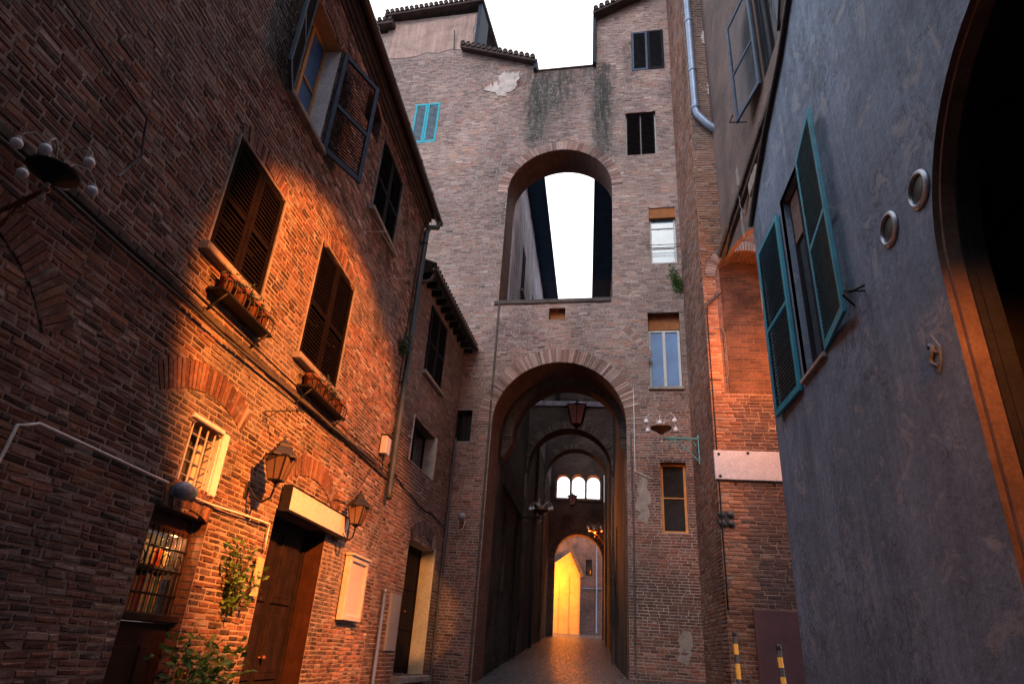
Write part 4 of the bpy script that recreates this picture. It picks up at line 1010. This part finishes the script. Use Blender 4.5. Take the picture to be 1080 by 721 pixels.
mb = MB(); mb.tube([f6.P(.5, 1.5, .08), f6.P(.5, 9, .08)], .05, 8); mb.tube([f6.P(-.4, 4.1, .08), f6.P(1.2, 4.15, .08)], .03, 6); mb.build('drainpipe', M['zinc'], fh)

for fr_, par, sp in ((FAL, alh, (7.3, 16.3)), (FAR, arh, (7.5, 16.5))):
    for a in sp:
        mb = MB(); mb.box(fr_, a, a+.75, -1.4, 6.5 if a < 10 else 8.4, 0, .09, 0, .015); mb.build('pier', M['brick_bridge'], par)
mb = MB(); mb.box(FAL, 1.5, 6.8, 4.6, 4.72, 0, .1, 0, .01); mb.build('string_course', M['stone_dark'], alh)
mb = MB(); mb.tube([FAL.P(.6, 5.6, .06), FAL.P(7, 5.5, .06), FAL.P(15, 5.8, .06)], .02, 6); mb.build('wall_cable', M['cable'], alh)
# hanging lanterns
def hang_lantern(x, y, z, s, lab, w=1.75):
    t = thing('hanging_lantern', lab, 'lantern', group='lanterns hung across the alley')
    lantern_mesh(t, s, 'lamp_glass_pink', True)
    c = MB(); c.tube([(-w, 0, .7*s), (-w/2, 0, .52*s), (0, 0, .46*s), (w/2, 0, .52*s), (w, 0, .7*s)], .01, 6); c.tube([(0, 0, .43*s), (0, 0, .48*s)], .02, 6)
    c.build('suspension_wire', M['iron'], t)
    t.location = (x, y, z); WL[t] = Vector(t.location)
hang_lantern(-.43, 19.4, 6.5, 1.75, 'rosy glass lantern hanging in the mouth of the first alley arch', 1.36)
hang_lantern(-1.0, 38.4, 8.0, 1.5, 'small far lantern hanging below the three round-headed openings', 1.3)

# =================================================================== multi-globe street lamps
def street_lamp(loc, rotz, s, lab, arm, bracket='brass', dish='brass'):
    t = thing('street_lamp', lab, 'street lamp', group='wrought street lamps with milky globes')
    d = MB(); d.lathe((0, 0, 0), [(0, -.16), (.06, -.15), (.1, -.1), (.26, -.02), (.28, .02), (.26, .03), (.1, .04), (.07, .1), (.03, .16), (.0, .2)], 18); d.build('dish', M[dish], t)
    f = MB(); f.lathe((0, 0, 0), [(0, -.42), (.03, -.4), (.045, -.36), (.02, -.32), (.02, -.28), (.05, -.25), (.02, -.2), (.03, -.15)], 10); f.build('finial', M['iron_pale'], t)
    for k in range(6):
        a = math.pi*2*k/6+.35; c, q = math.cos(a), math.sin(a); h = .16 if k % 2 else .05
        m = MB(); m.tube([(0.05*c, .05*q, .06), (.16*c, .16*q, .2+h*.6), (.3*c, .3*q, .2+h), (.4*c, .4*q, .1+h), (.41*c, .41*q, .04+h)], .011, 6)
        m.lathe((.41*c, .41*q, .04+h), [(.015, .02), (.035, 0), (.035, -.03), (.02, -.035)], 8)
        g = m.build('globe_arm', M['iron_pale'], t)
        b = MB(); b.ball((.41*c, .41*q, -.04+h), .066); b.build('globe', M['globe'], g)
    b = MB(); L_ = arm
    b.tube([(0, 0, -.15), (0, 0, -.24)], .02, 8); b.box(Fr((0, 0, 0), (1, 0, 0), (0, -1, 0)), -.05, L_, -.275, -.24, -.025, .025, 0, .005)
    for q in range(int(L_/.06)): b.ball((.03+q*.06, 0, -.23), .014, 0, 6)
    sp = [(L_*.62+.28*s_*math.cos(t_)*(1-t_/9), 0, -.45+.2*math.sin(t_)*(1-t_/9)) for s_, t_ in [(1, x*.45) for x in range(0, 19)]]
    b.tube(sp, .011, 6); b.tube([(L_*.3+.13*math.cos(x*.5)*(1-x/22), 0, -.38+.11*math.sin(x*.5)*(1-x/22)) for x in range(0, 16)], .009, 6)
    b.tube([(L_, 0, -.85), (L_*.75, 0, -.62), (L_*.4, 0, -.32), (.1, 0, -.27)], .014, 6); b.tube([(L_, 0, -.9), (L_, 0, -.15)], .02, 6)
    b.build('scroll_bracket', M[bracket], t)
    t.location = loc; t.rotation_euler = (0, 0, rotz); t.scale = (s, s, s); WL[t] = Vector(loc); return t
street_lamp((-3.42, 2.95, 2.58), R(158), .56, 'dark many-globed street lamp on the near left wall, closest to the camera', 1.3, 'brass', 'iron')
street_lamp((1.72, 15.6, 5.2), math.pi*.0, .95, 'many-globed street lamp with turquoise scroll bracket on the right corner pier', .92, 'iron_teal')
street_lamp((-1.75, 24, 4.75), math.pi, 1., 'many-globed street lamp on the dark left wall inside the alley', .82, 'iron')
street_lamp((.3, 36.5, 6.3), 0, 1., 'far orange tinted street lamp near the right side of the last arch', .56, 'brass')
cable([tuple(FAL.P(5.2, 4.0, .05)), tuple(FAL.P(5.2, 1.0, .05)), tuple(FAL.P(5.2, -.1, .05))], .035, M['gutter'], 'rusty conduit descending from the alley street lamp to the paving', 'conduit', 'pipe')

# =================================================================== RIGHT CORNER HOUSE (brick)
rh = thing('corner_house', 'orange brown brick corner house with zinc drainpipe and plaque, between tower and grey house', 'house', (3.6, 14.2, gz(3.4, 13.7)))
nich = arch_poly(3.64, .74, 8.35, 5.4, 20)
panelh = rect(3.02, 4.6, -.2, 1.02)
def col_F(a, b, c):
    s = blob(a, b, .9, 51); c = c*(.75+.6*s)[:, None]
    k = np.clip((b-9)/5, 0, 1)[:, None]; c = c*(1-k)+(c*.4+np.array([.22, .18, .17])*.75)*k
    m = (np.clip((a-3.0)/.25, 0, 1)*np.clip((5.6-b)/.5, 0, 1))[:, None]*.72  # shade of the grey house corner painted onto the lower right bricks
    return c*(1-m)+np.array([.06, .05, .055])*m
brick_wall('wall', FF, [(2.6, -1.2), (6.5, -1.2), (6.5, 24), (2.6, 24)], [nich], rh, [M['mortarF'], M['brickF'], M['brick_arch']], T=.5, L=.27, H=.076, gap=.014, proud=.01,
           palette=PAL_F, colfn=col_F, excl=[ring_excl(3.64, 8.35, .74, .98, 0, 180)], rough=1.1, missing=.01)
arc_ring('niche_ring', FF, 3.64, 8.35, .74, .98, 0, 180, rh, M['brickT'], -.02, .03, .07, cols=[(.4, .32, .28), (.3, .22, .19), (.45, .38, .34)])
mb = MB(); nb = Fr((0, 14.25, 0), (1, 0, 0), (0, -1, 0)); mb.face([nb.P(2.6, 5.0), nb.P(5, 5.0), nb.P(5, 9.3), nb.P(2.6, 9.3)], 0, [(2.6, 5.0), (5, 5.0), (5, 9.3), (2.6, 9.3)]); mb.build('niche_back', M['brick_alleyR'], rh)
FS = Fr((2.6, 13.7, 0), (0, 1, 0), (-1, 0, 0))
brick_wall('side_wall', FS, rect(.002, 3.05, -1.2, 24), [], rh, [M['mortarF'], M['brickF'], M['brick_arch']], T=.4, L=.27, H=.076, gap=.014, proud=.005, palette=PAL_F+PAL_T[:2], rough=.6)
mb = MB(); mb.tube([FF.P(2.72, 24, .14), FF.P(2.72, 18, .14), FF.P(2.72, 13.55, .14), FF.P(2.76, 13.35, .15), FF.P(3.0, 13.0, .16), FF.P(3.55, 12.45, .16), FF.P(4.4, 12.2, .16)], .1, 14)
for b in (22, 19.5, 17, 15, 13.6): mb.lathe(FF.P(2.72, b, .14), [(.105, -.05), (.118, -.04), (.118, .04), (.105, .05)], 14); mb.box(FF, 2.66, 2.78, b-.02, b+.02, 0, .1)
mb.build('drainpipe', M['zinc'], rh)
patch(FF, [(3.05, 16.2), (3.35, 16.1), (3.5, 16.5), (3.1, 16.7)], .035, rh, M['plaster_patch']); patch(FF, [(3.1, 14.2), (3.4, 14.1), (3.35, 14.7), (3.15, 14.8)], .035, rh, M['plaster_patch'])
mb = MB(); mb.box(FF, 3.08, 4.6, -.9, 1.05, .02, .07, 0, .01); mb.box(FF, 3.14, 4.6, -.8, .98, .07, .075)
mb.build('metal_panel', M['panel_brown'], rh)
t = thing('marble_plaque', 'large blank white marble plaque bolted to the orange brick corner house', 'plaque', tuple(FF.P(3.2, 3.4, .06)))
mb = MB(); mb.box(FF, 2.56+.0, 4.05, 3.49, 4.1, .025, .07, 0, .01); pl = mb.build('slab', M['marble'], t)
mb = MB()
for a, b in ((2.66, 4.02), (3.25, 4.06), (3.95, 4.02), (2.66, 3.56), (2.95, 3.47), (3.7, 3.47)): mb.lathe(FF.P(a, b, .068), [(.03, 0), (.028, .015), (0, .022)], 10, 0, (0, -1, 0))
mb.build('bolts', M['iron'], t)
q = MB(); q.box(FF, 2.38+.2, 2.83, 2.56, 2.84, .03, .036); 
for dx in (-.09, .09):
    for dz in (-.09, .09): q.lathe(FF.P(2.72+dx, 2.7+dz, .02), [(.075, 0), (.075, .022), (0, .024)], 12, 0, (0, -1, 0))
tag(q.build('wall_vent', M['black_paint']), 'small black quatrefoil air vent below the marble plaque', 'vent')
FP = lambda a, b, d=.05: tuple(FF.P(a, b, d))
cable([FP(3.0, 7.9), FP(2.66, 7.55), FP(2.64, 7.3), FP(2.63, 3.2), FP(2.62, 1.)], .016, M['cable_black'], 'black cable dropping down the corner of the brick corner house')
cable([FP(2.8, 6.95), FP(2.96, 6.95), FP(3.0, 6.8), FP(3.0, 5.5)], .014, M['cable'], 'short hooked grey pipe beside the lit arched niche')

# =================================================================== GREY PLASTERED HOUSE (right, near)
gh = thing('plaster_house', 'slate grey plastered house with teal shutters and a dark archway at right', 'house', (3.4, 5, gz(3, 5)))
arcG = arch_poly(3.3, 1.87, 3.2, -2.6, 30)
outG = [(-3, -2.4), (3.3-1.87, -2.4)]+[(3.3-1.87*math.cos(math.pi*i/30), 3.2+1.87*math.sin(math.pi*i/30)) for i in range(31)]+[(3.3+1.87, -2.4), (10.55, -2.4), (10.55, 7.52), (9.93, 7.91), (9.01, 8.41),
        (7.82, 8.88), (7.14, 9.32), (6.0, 9.9), (4, 10.8), (-3, 13.5)]
plain_wall('wall', FG, outG, [rect(7.98, 8.92, 3.75, 6.85)], gh, [M['plasterG'], M['plaster_lining']], .05)
# stepped rust-coloured jamb inside the archway and dark passage
def ring_wall(x, ac, r, r2, sp, T, mat, nm):
    fr = Fr((x, 0, 0), (0, 1, 0), (-1, 0, 0))
    o = [(ac-r2, -2.4), (ac-r, -2.4)]+[(ac-r*math.cos(math.pi*i/28), sp+r*math.sin(math.pi*i/28)) for i in range(29)]+[(ac+r, -2.4), (ac+r2, -2.4), (ac+r2, sp+r2), (ac-r2, sp+r2)]
    return plain_wall(nm, fr, o, [], gh, [M[mat], M[mat]], T)
ring_wall(3.053, 3.3, 1.83, 2.2, 3.2, .12, 'plaster_lining', 'arch_lining')
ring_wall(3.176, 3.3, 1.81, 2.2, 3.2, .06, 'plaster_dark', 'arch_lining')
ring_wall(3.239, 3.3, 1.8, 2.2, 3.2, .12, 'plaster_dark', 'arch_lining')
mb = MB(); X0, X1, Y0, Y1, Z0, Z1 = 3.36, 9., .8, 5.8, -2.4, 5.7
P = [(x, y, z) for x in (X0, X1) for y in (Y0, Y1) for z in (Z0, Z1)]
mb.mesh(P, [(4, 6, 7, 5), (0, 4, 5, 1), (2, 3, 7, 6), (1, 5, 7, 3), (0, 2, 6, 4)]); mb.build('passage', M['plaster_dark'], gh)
# solid body behind the facade
mb = MB(); mb.box(Fr((3.16, 10.551, 0), (1, 0, 0), (0, 1, 0)), 0, 5, -2, 8.8, -.2, 0); mb.build('end_wall', M['plasterG'], gh)
rv = MB(); [rv.box(FG, *q, -.3, -.002) for q in ((7.9, 7.98, 3.7, 6.9), (8.92, 9.0, 3.7, 6.9), (7.98, 8.92, 6.85, 6.93), (7.98, 8.92, 3.67, 3.75))]; rv.build('window_reveal', M['plasterG'], gh)
w = window_unit(FG, 7.98, 8.92, 3.75, 6.85, .2, gh, M['sh_black'], M['glass_dark'], 2, label='tall window between two open teal shutters')
mb = MB(); mb.box(FG, 7.96, 8.94, 3.68, 3.748, -.1, .06, 0, .01); mb.build('sill', M['stone'], w)
def teal_leaf(fr, wd, h, par):
    mb = MB(); st, th = .08, .05
    mb.box(fr, 0, st, 0, h, 0, th, 0, .006); mb.box(fr, wd-st, wd, 0, h, 0, th, 0, .006)
    for b0, b1 in ((0, .11), (h-.09, h), (h*.47, h*.47+.07)): mb.box(fr, st, wd-st, b0, b1, .002, th-.002, 0, .006)
    b = .12
    while b < h-.13:
        if not h*.47-.05 < b < h*.47+.07:
            Pq = [fr.P(st, b, th), fr.P(wd-st, b, th), fr.P(wd-st, b+.04, .004), fr.P(st, b+.04, .004)]
            mb.mesh(Pq+[p+Vector((0, 0, .008)) for p in Pq], [(0, 1, 2, 3), (4, 5, 6, 7), (0, 1, 5, 4), (2, 3, 7, 6)], 1)
        b += .066
    return mb.build('shutter', [M['sh_teal'], M['sh_teal_dk']], par)
teal_leaf(FG.sub(7.96, 3.75, .03, 180-7), 1.08, 3.1, w)
teal_leaf(FG.sub(9.0, 3.62, .02, 1.5), 1.16, 3.05, w)
mb = MB(); mb.tube([FG.P(6.95, 3.86, 0), FG.P(6.72, 3.86, .2), FG.P(6.5, 3.86, .05)], .015, 6); mb.tube([FG.P(6.62, 3.86, .0), FG.P(6.62, 3.86, .22)], .012, 6); mb.tube([FG.P(6.62, 3.78, .2), FG.P(6.62, 3.96, .2)], .01, 6)
mb.build('shutter_catch', M['iron'], w)
def vent(y, z, lab):
    t = thing('round_vent', lab, 'vent', tuple(FG.P(y, z-.19, 0)), 'round steel vents in the grey wall')
    m = MB(); m.lathe(FG.P(y, z, 0), [(.185, 0), (.19, .012), (.182, .024), (.15, .04), (.142, .036), (.138, .0)], 30, 0, (-1, 0, 0)); m.build('flange', M['chrome'], t)
    m = MB(); m.lathe(FG.P(y, z, .006), [(.14, 0), (.135, .004), (0, .004)], 24, 0, (-1, 0, 0)); m.build('duct', M['black_paint'], t)
vent(5.18, 4.1, 'round steel vent nearer the dark archway'); vent(5.83, 4.12, 'round steel vent nearer the teal shutter')
# small carved emblem
t = thing('wall_emblem', 'small worn stone emblem of a rearing shape on the grey wall beside the archway', 'emblem', tuple(FG.P(5.55, 2.45, 0)))
m = MB(); m.prism(FG, [(5.55, 2.42), (5.63, 2.5), (5.66, 2.62), (5.6, 2.7), (5.55, 2.79), (5.49, 2.7), (5.44, 2.62), (5.48, 2.5)], 0, .018); m.build('ground', M['plasterG'], t)
m = MB(); m.tube([FG.P(5.52, 2.48, .03), FG.P(5.58, 2.52, .035), FG.P(5.59, 2.57, .035), FG.P(5.53, 2.6, .035), FG.P(5.51, 2.65, .035), FG.P(5.56, 2.69, .035), FG.P(5.6, 2.67, .03)], [.01, .016, .02, .022, .02, .016, .01], 8)
m.tube([FG.P(5.52, 2.62, .03), FG.P(5.48, 2.58, .03)], .012, 6); m.tube([FG.P(5.58, 2.55, .03), FG.P(5.62, 2.53, .03)], .011, 6); m.build('relief', M['plasterG'], t)
# moulding along the sloping head of the plaster, with pipes
top = [(10.55, 7.52), (9.93, 7.91), (9.01, 8.41), (7.82, 8.88), (7.14, 9.32), (6.0, 9.9), (4, 10.8), (-3, 13.5)]
m = MB(); m.tube([FG.P(a, b+.03, .05) for a, b in top], .045, 10); m.tube([FG.P(a, b+.2, .0) for a, b in top], .035, 8); m.build('verge_pipe', M['iron'], gh)
m = MB(); m.prism(FG, top+[(a, b+.13) for a, b in reversed(top)], -.15, .0); m.build('verge_moulding', M['stone_dark'], gh)

# upper wall of the neighbouring house, over the recess
uh = thing('upper_house', 'blue shadowed upper storeys with a long louvred shutter above the grey house', 'house', (3.5, 12, gz(3.3, 12)))
und = [(-3, 6.0), (10.5, 6.0)]+[(10.5, 7.6)]+[(10.5+3.18*i/14, 7.6+1.22*(i/14)+.12*math.sin(math.pi*i/14)) for i in range(1, 15)]+[(13.68, 24), (-3, 24)]
plain_wall('wall', FU, und, [rect(8.2, 9.28, 9.9, 12.6), rect(4.4, 5.6, 13, 15.6)], uh, [M['brick_upper'], M['brick_upper']], .1)
m = MB(); a = 8.0
while a < 13.6: wd = random.uniform(.25, .33); m.box(FU, a, a+wd-.01, 8.9, 9.02, 0, .14+random.uniform(0, .01), 0, .01); a += wd
m.box(FU, 8.0, 13.6, 8.78, 8.898, 0, .08, 0, .01); m.build('string_course', M['stone_dark'], uh)
w = window_unit(FU, 8.2, 9.28, 9.9, 12.6, .09, uh, M['sh_black'], M['glass_dark'], 2, label='tall window with one long louvred shutter folded back')
leaf_shutter(FU.sub(9.3, 9.9, .04, 12), 1.05, 2.7, w, M['sh_navy'], M['sh_grey'], pitch=.07)
leaf_shutter(FU.sub(8.18, 9.9, .04, 180-12), 1.0, 2.7, w, M['sh_navy'], M['sh_grey'], pitch=.07)
mm = MB(); mm.tube([FU.P(10.6, 10.2, 0), FU.P(10.6, 10.2, .35), FU.P(10.3, 10.1, .35)], .014, 6); mm.build('shutter_catch', M['iron'], w)
m = MB(); m.box(FU, 9.9, 10.5, 8.2, 8.5, 0, .16, 0, .02); m.build('stone_bracket', M['stone'], uh)
m = MB(); m.box(FU, 11.6, 11.75, 8.1, 9.9, 0, .03, 0, .01); m.build('pale_strip', M['stone'], uh)
cable([tuple(FU.P(11.4, 9.2, .1)), tuple(FU.P(11.2, 8.5, .15)), tuple(FU.P(10.9, 8.05, .15)), tuple(FU.P(10.3, 8.6, .12))], .014, M['cable'], 'looping cable under the ledge above the arched niche')
# unseen house added behind the camera to darken the near walls
rr = thing('rear_light_blocker', 'plain brick house added unseen behind the viewer to shade the near walls', 'house', (0, -4.2, gz(0, -4)))
fr_ = Fr((0, -4, 0), (-1, 0, 0), (0, 1, 0))
plain_wall('wall', fr_, rect(-9, 9, -3.5, 15), [rect(-2.5, -1.5, 3, 5), rect(1, 2, 3, 5)], rr, [M['brick_upper'], M['brick_arch']], .4)
window_unit(fr_, -2.5, -1.5, 3, 5, .2, rr, M['wood_door'], M['glass_dark'], 2); window_unit(fr_, 1, 2, 3, 5, .2, rr, M['wood_door'], M['glass_dark'], 2)
# bollards
def bollard(x, y, h, lean, lab):
    z = gz(x, y); t = thing('bollard', lab, 'bollard', (x, y, z), 'yellow and black striped posts')
    segs = [(0, .12, 1), (.12, .3, 0), (.3, .42, 1), (.42, .62, 0), (.62, .74, 1), (.74, .88, 0), (.88, 1.0, 1)]
    m = MB()
    for s0, s1, k in segs: m.tube([(x+lean*s0, y, z+h*s0), (x+lean*s1, y, z+h*s1)], .038, 14, k)
    m.build('post', [M['yellow'], M['black_paint']], t)
    m = MB(); m.lathe((x+lean, y, z+h), [(.042, -.01), (.044, .03), (.03, .05), (0, .055)], 14); m.build('cap', M['black_paint'], t)
    m = MB(); m.lathe((x, y, z), [(.09, 0), (.09, .012), (.05, .02)], 14); m.build('base_plate', M['iron'], t)
bollard(2.42, 12.1, 1.12, -.02, 'yellow and black striped post standing further left, by the brick corner')
bollard(2.82, 10.9, .98, -.05, 'yellow and black striped post leaning beside the grey wall')

# =================================================================== lamplight (street lamp just out of frame on the grey wall, plus added fill lights)
ll = thing('wall_floodlight', 'hooded street lamp fixed high on the grey wall near the archway', 'street lamp', (2.3, 3.4, 5.9))
m = MB(); m.tube([(3.0, 3.4, 6.1), (2.6, 3.4, 6.25), (2.3, 3.4, 6.1)], .02, 8); m.build('arm', M['iron'], ll)
m = MB(); m.lathe((2.3, 3.4, 5.95), [(.24, .0), (.22, .05), (.08, .14), (.03, .2)], 18); m.build('hood', M['iron'], ll)
def lamp(name, typ, loc, power, col, target=None, size=.05, spot=None, blend=.1):
    l = bpy.data.lights.new(name, typ); l.energy = power; l.color = col
    if typ in ('POINT', 'SPOT'): l.shadow_soft_size = size
    if typ == 'SPOT': l.spot_size = R(spot); l.spot_blend = blend
    o = bpy.data.objects.new(name, l); COL.objects.link(o); o.location = loc
    if target: o.rotation_euler = (Vector(target)-Vector(loc)).to_track_quat('-Z', 'Y').to_euler()
    return o
WARM = (1., .27, .045)
lamp('street_lamp_light', 'SPOT', (2.3, 3.4, 5.8), 9000, WARM, (-4, 8.5, 3.0), .2, 44, .3)
lamp('street_lamp_low_fill', 'SPOT', (2.3, 3.4, 5.8), 8500, WARM, (-4, 9.2, .2), .15, 34, .9)  # extra spot at the street lamp, added to brighten the lower wall
lamp('door_reveal_fill_light', 'SPOT', (2.3, 3.4, 5.8), 5000, (1, .45, .14), (-3.9, 16.1, .9), .05, 9, .5)  # extra narrow spot added to brighten only the narrow house door reveal
lamp('corner_fill_light', 'SPOT', (2.3, 9.9, 6.2), 550, WARM, (3.6, 13.7, 5.0), .05, 66, .9)  # added spot without a fixture, warms the brick corner and niche
lamp('recess_fill_light', 'POINT', (3.75, 12.5, 6.2), 330, WARM, None, .06)  # added point hidden behind the grey corner, brightens the niche
lamp('archway_fill_light', 'SPOT', (2.62, 3.3, 3.0), 230, WARM, (3.15, 5.15, 1.9), .05, 80, .9)  # unseen spot added to warm the archway jamb
lamp('alley_end_light', 'POINT', (-2.45, 42.3, 4.4), 1000, (1., .29, .012), None, .1)
lamp('goods_fill_light', 'POINT', tuple(FL.P(6.45, .84, -.19)), 7, (1., .5, .18), None, .02)  # added point without a fixture, brightens the goods on show
lamp('alley_end_fill_light', 'POINT', (.3, 42.2, 8.2), 520, (1., .38, .1), None, .1)  # added point hidden behind the last arch, warms the end wall
lamp('alley_lamp_light', 'POINT', (.3, 36.5, 6.1), 90, WARM, None, .08)
lamp('alley_wall_fill_light', 'SPOT', (-1.7, 29.5, 5.0), 900, WARM, (.92, 23, 4.6), .1, 48, .9)  # added spot without a fixture, warms only the right alley wall

# =================================================================== world, sun, camera
world = bpy.data.worlds.new('World'); scene.world = world; world.use_nodes = True
nt = world.node_tree; bg = nt.nodes['Background']
sky = nt.nodes.new('ShaderNodeTexSky'); sky.sky_type = 'NISHITA'; sky.sun_disc = False
sky.sun_elevation = R(12); sky.sun_rotation = R(170); sky.air_density = 1.2; sky.dust_density = 3; sky.ozone_density = 1.5
tc = nt.nodes.new('ShaderNodeTexCoord'); sep = nt.nodes.new('ShaderNodeSeparateXYZ'); nt.links.new(tc.outputs['Generated'], sep.inputs[0])
cr = nt.nodes.new('ShaderNodeValToRGB'); nt.links.new(sep.outputs['Y'], cr.inputs[0])
# overcast dusk veil: pale ahead, bluer overhead and behind
mr = nt.nodes.new('ShaderNodeMapRange'); mr.inputs[1].default_value = -1; mr.inputs[2].default_value = 1; nt.links.new(sep.outputs['Y'], mr.inputs[0]); nt.links.new(mr.outputs[0], cr.inputs[0])
e = cr.color_ramp.elements; e[0].position = .2; e[0].color = (11.5, 12.8, 16.5, 1); e[1].position = .8; e[1].color = (19., 18.2, 17.6, 1)
mx = nt.nodes.new('ShaderNodeMix'); mx.data_type = 'RGBA'; mx.inputs[0].default_value = .8
nt.links.new(sky.outputs[0], mx.inputs[6]); nt.links.new(cr.outputs[0], mx.inputs[7]); nt.links.new(mx.outputs[2], bg.inputs[0])
bg.inputs[1].default_value = .15
sun = bpy.data.lights.new('sun', 'SUN'); sun.energy = 1.5; sun.angle = R(25); sun.color = (1, .93, .86)
so = bpy.data.objects.new('sun', sun); COL.objects.link(so); so.rotation_euler = (Vector((.12, .75, -.62))).to_track_quat('-Z', 'Y').to_euler()

cam = bpy.data.cameras.new('camera'); co = bpy.data.objects.new('camera', cam); COL.objects.link(co)
Fpx = 688.
def dcv(px, py): return Vector((px-540, -(py-360.5), -Fpx)).normalized()
U = dcv(640, -1080); D = dcv(620, 695); D = (D-U*D.dot(U)).normalized(); Xv = D.cross(U)
co.matrix_world = Matrix((Xv, D, U)).to_4x4()
cam.sensor_width = 36; cam.lens = Fpx/1080*36; cam.clip_end = 2000; cam.clip_start = .05
scene.camera = co
scene.view_settings.view_transform = 'Standard'; scene.view_settings.look = 'None'; scene.view_settings.exposure = 0
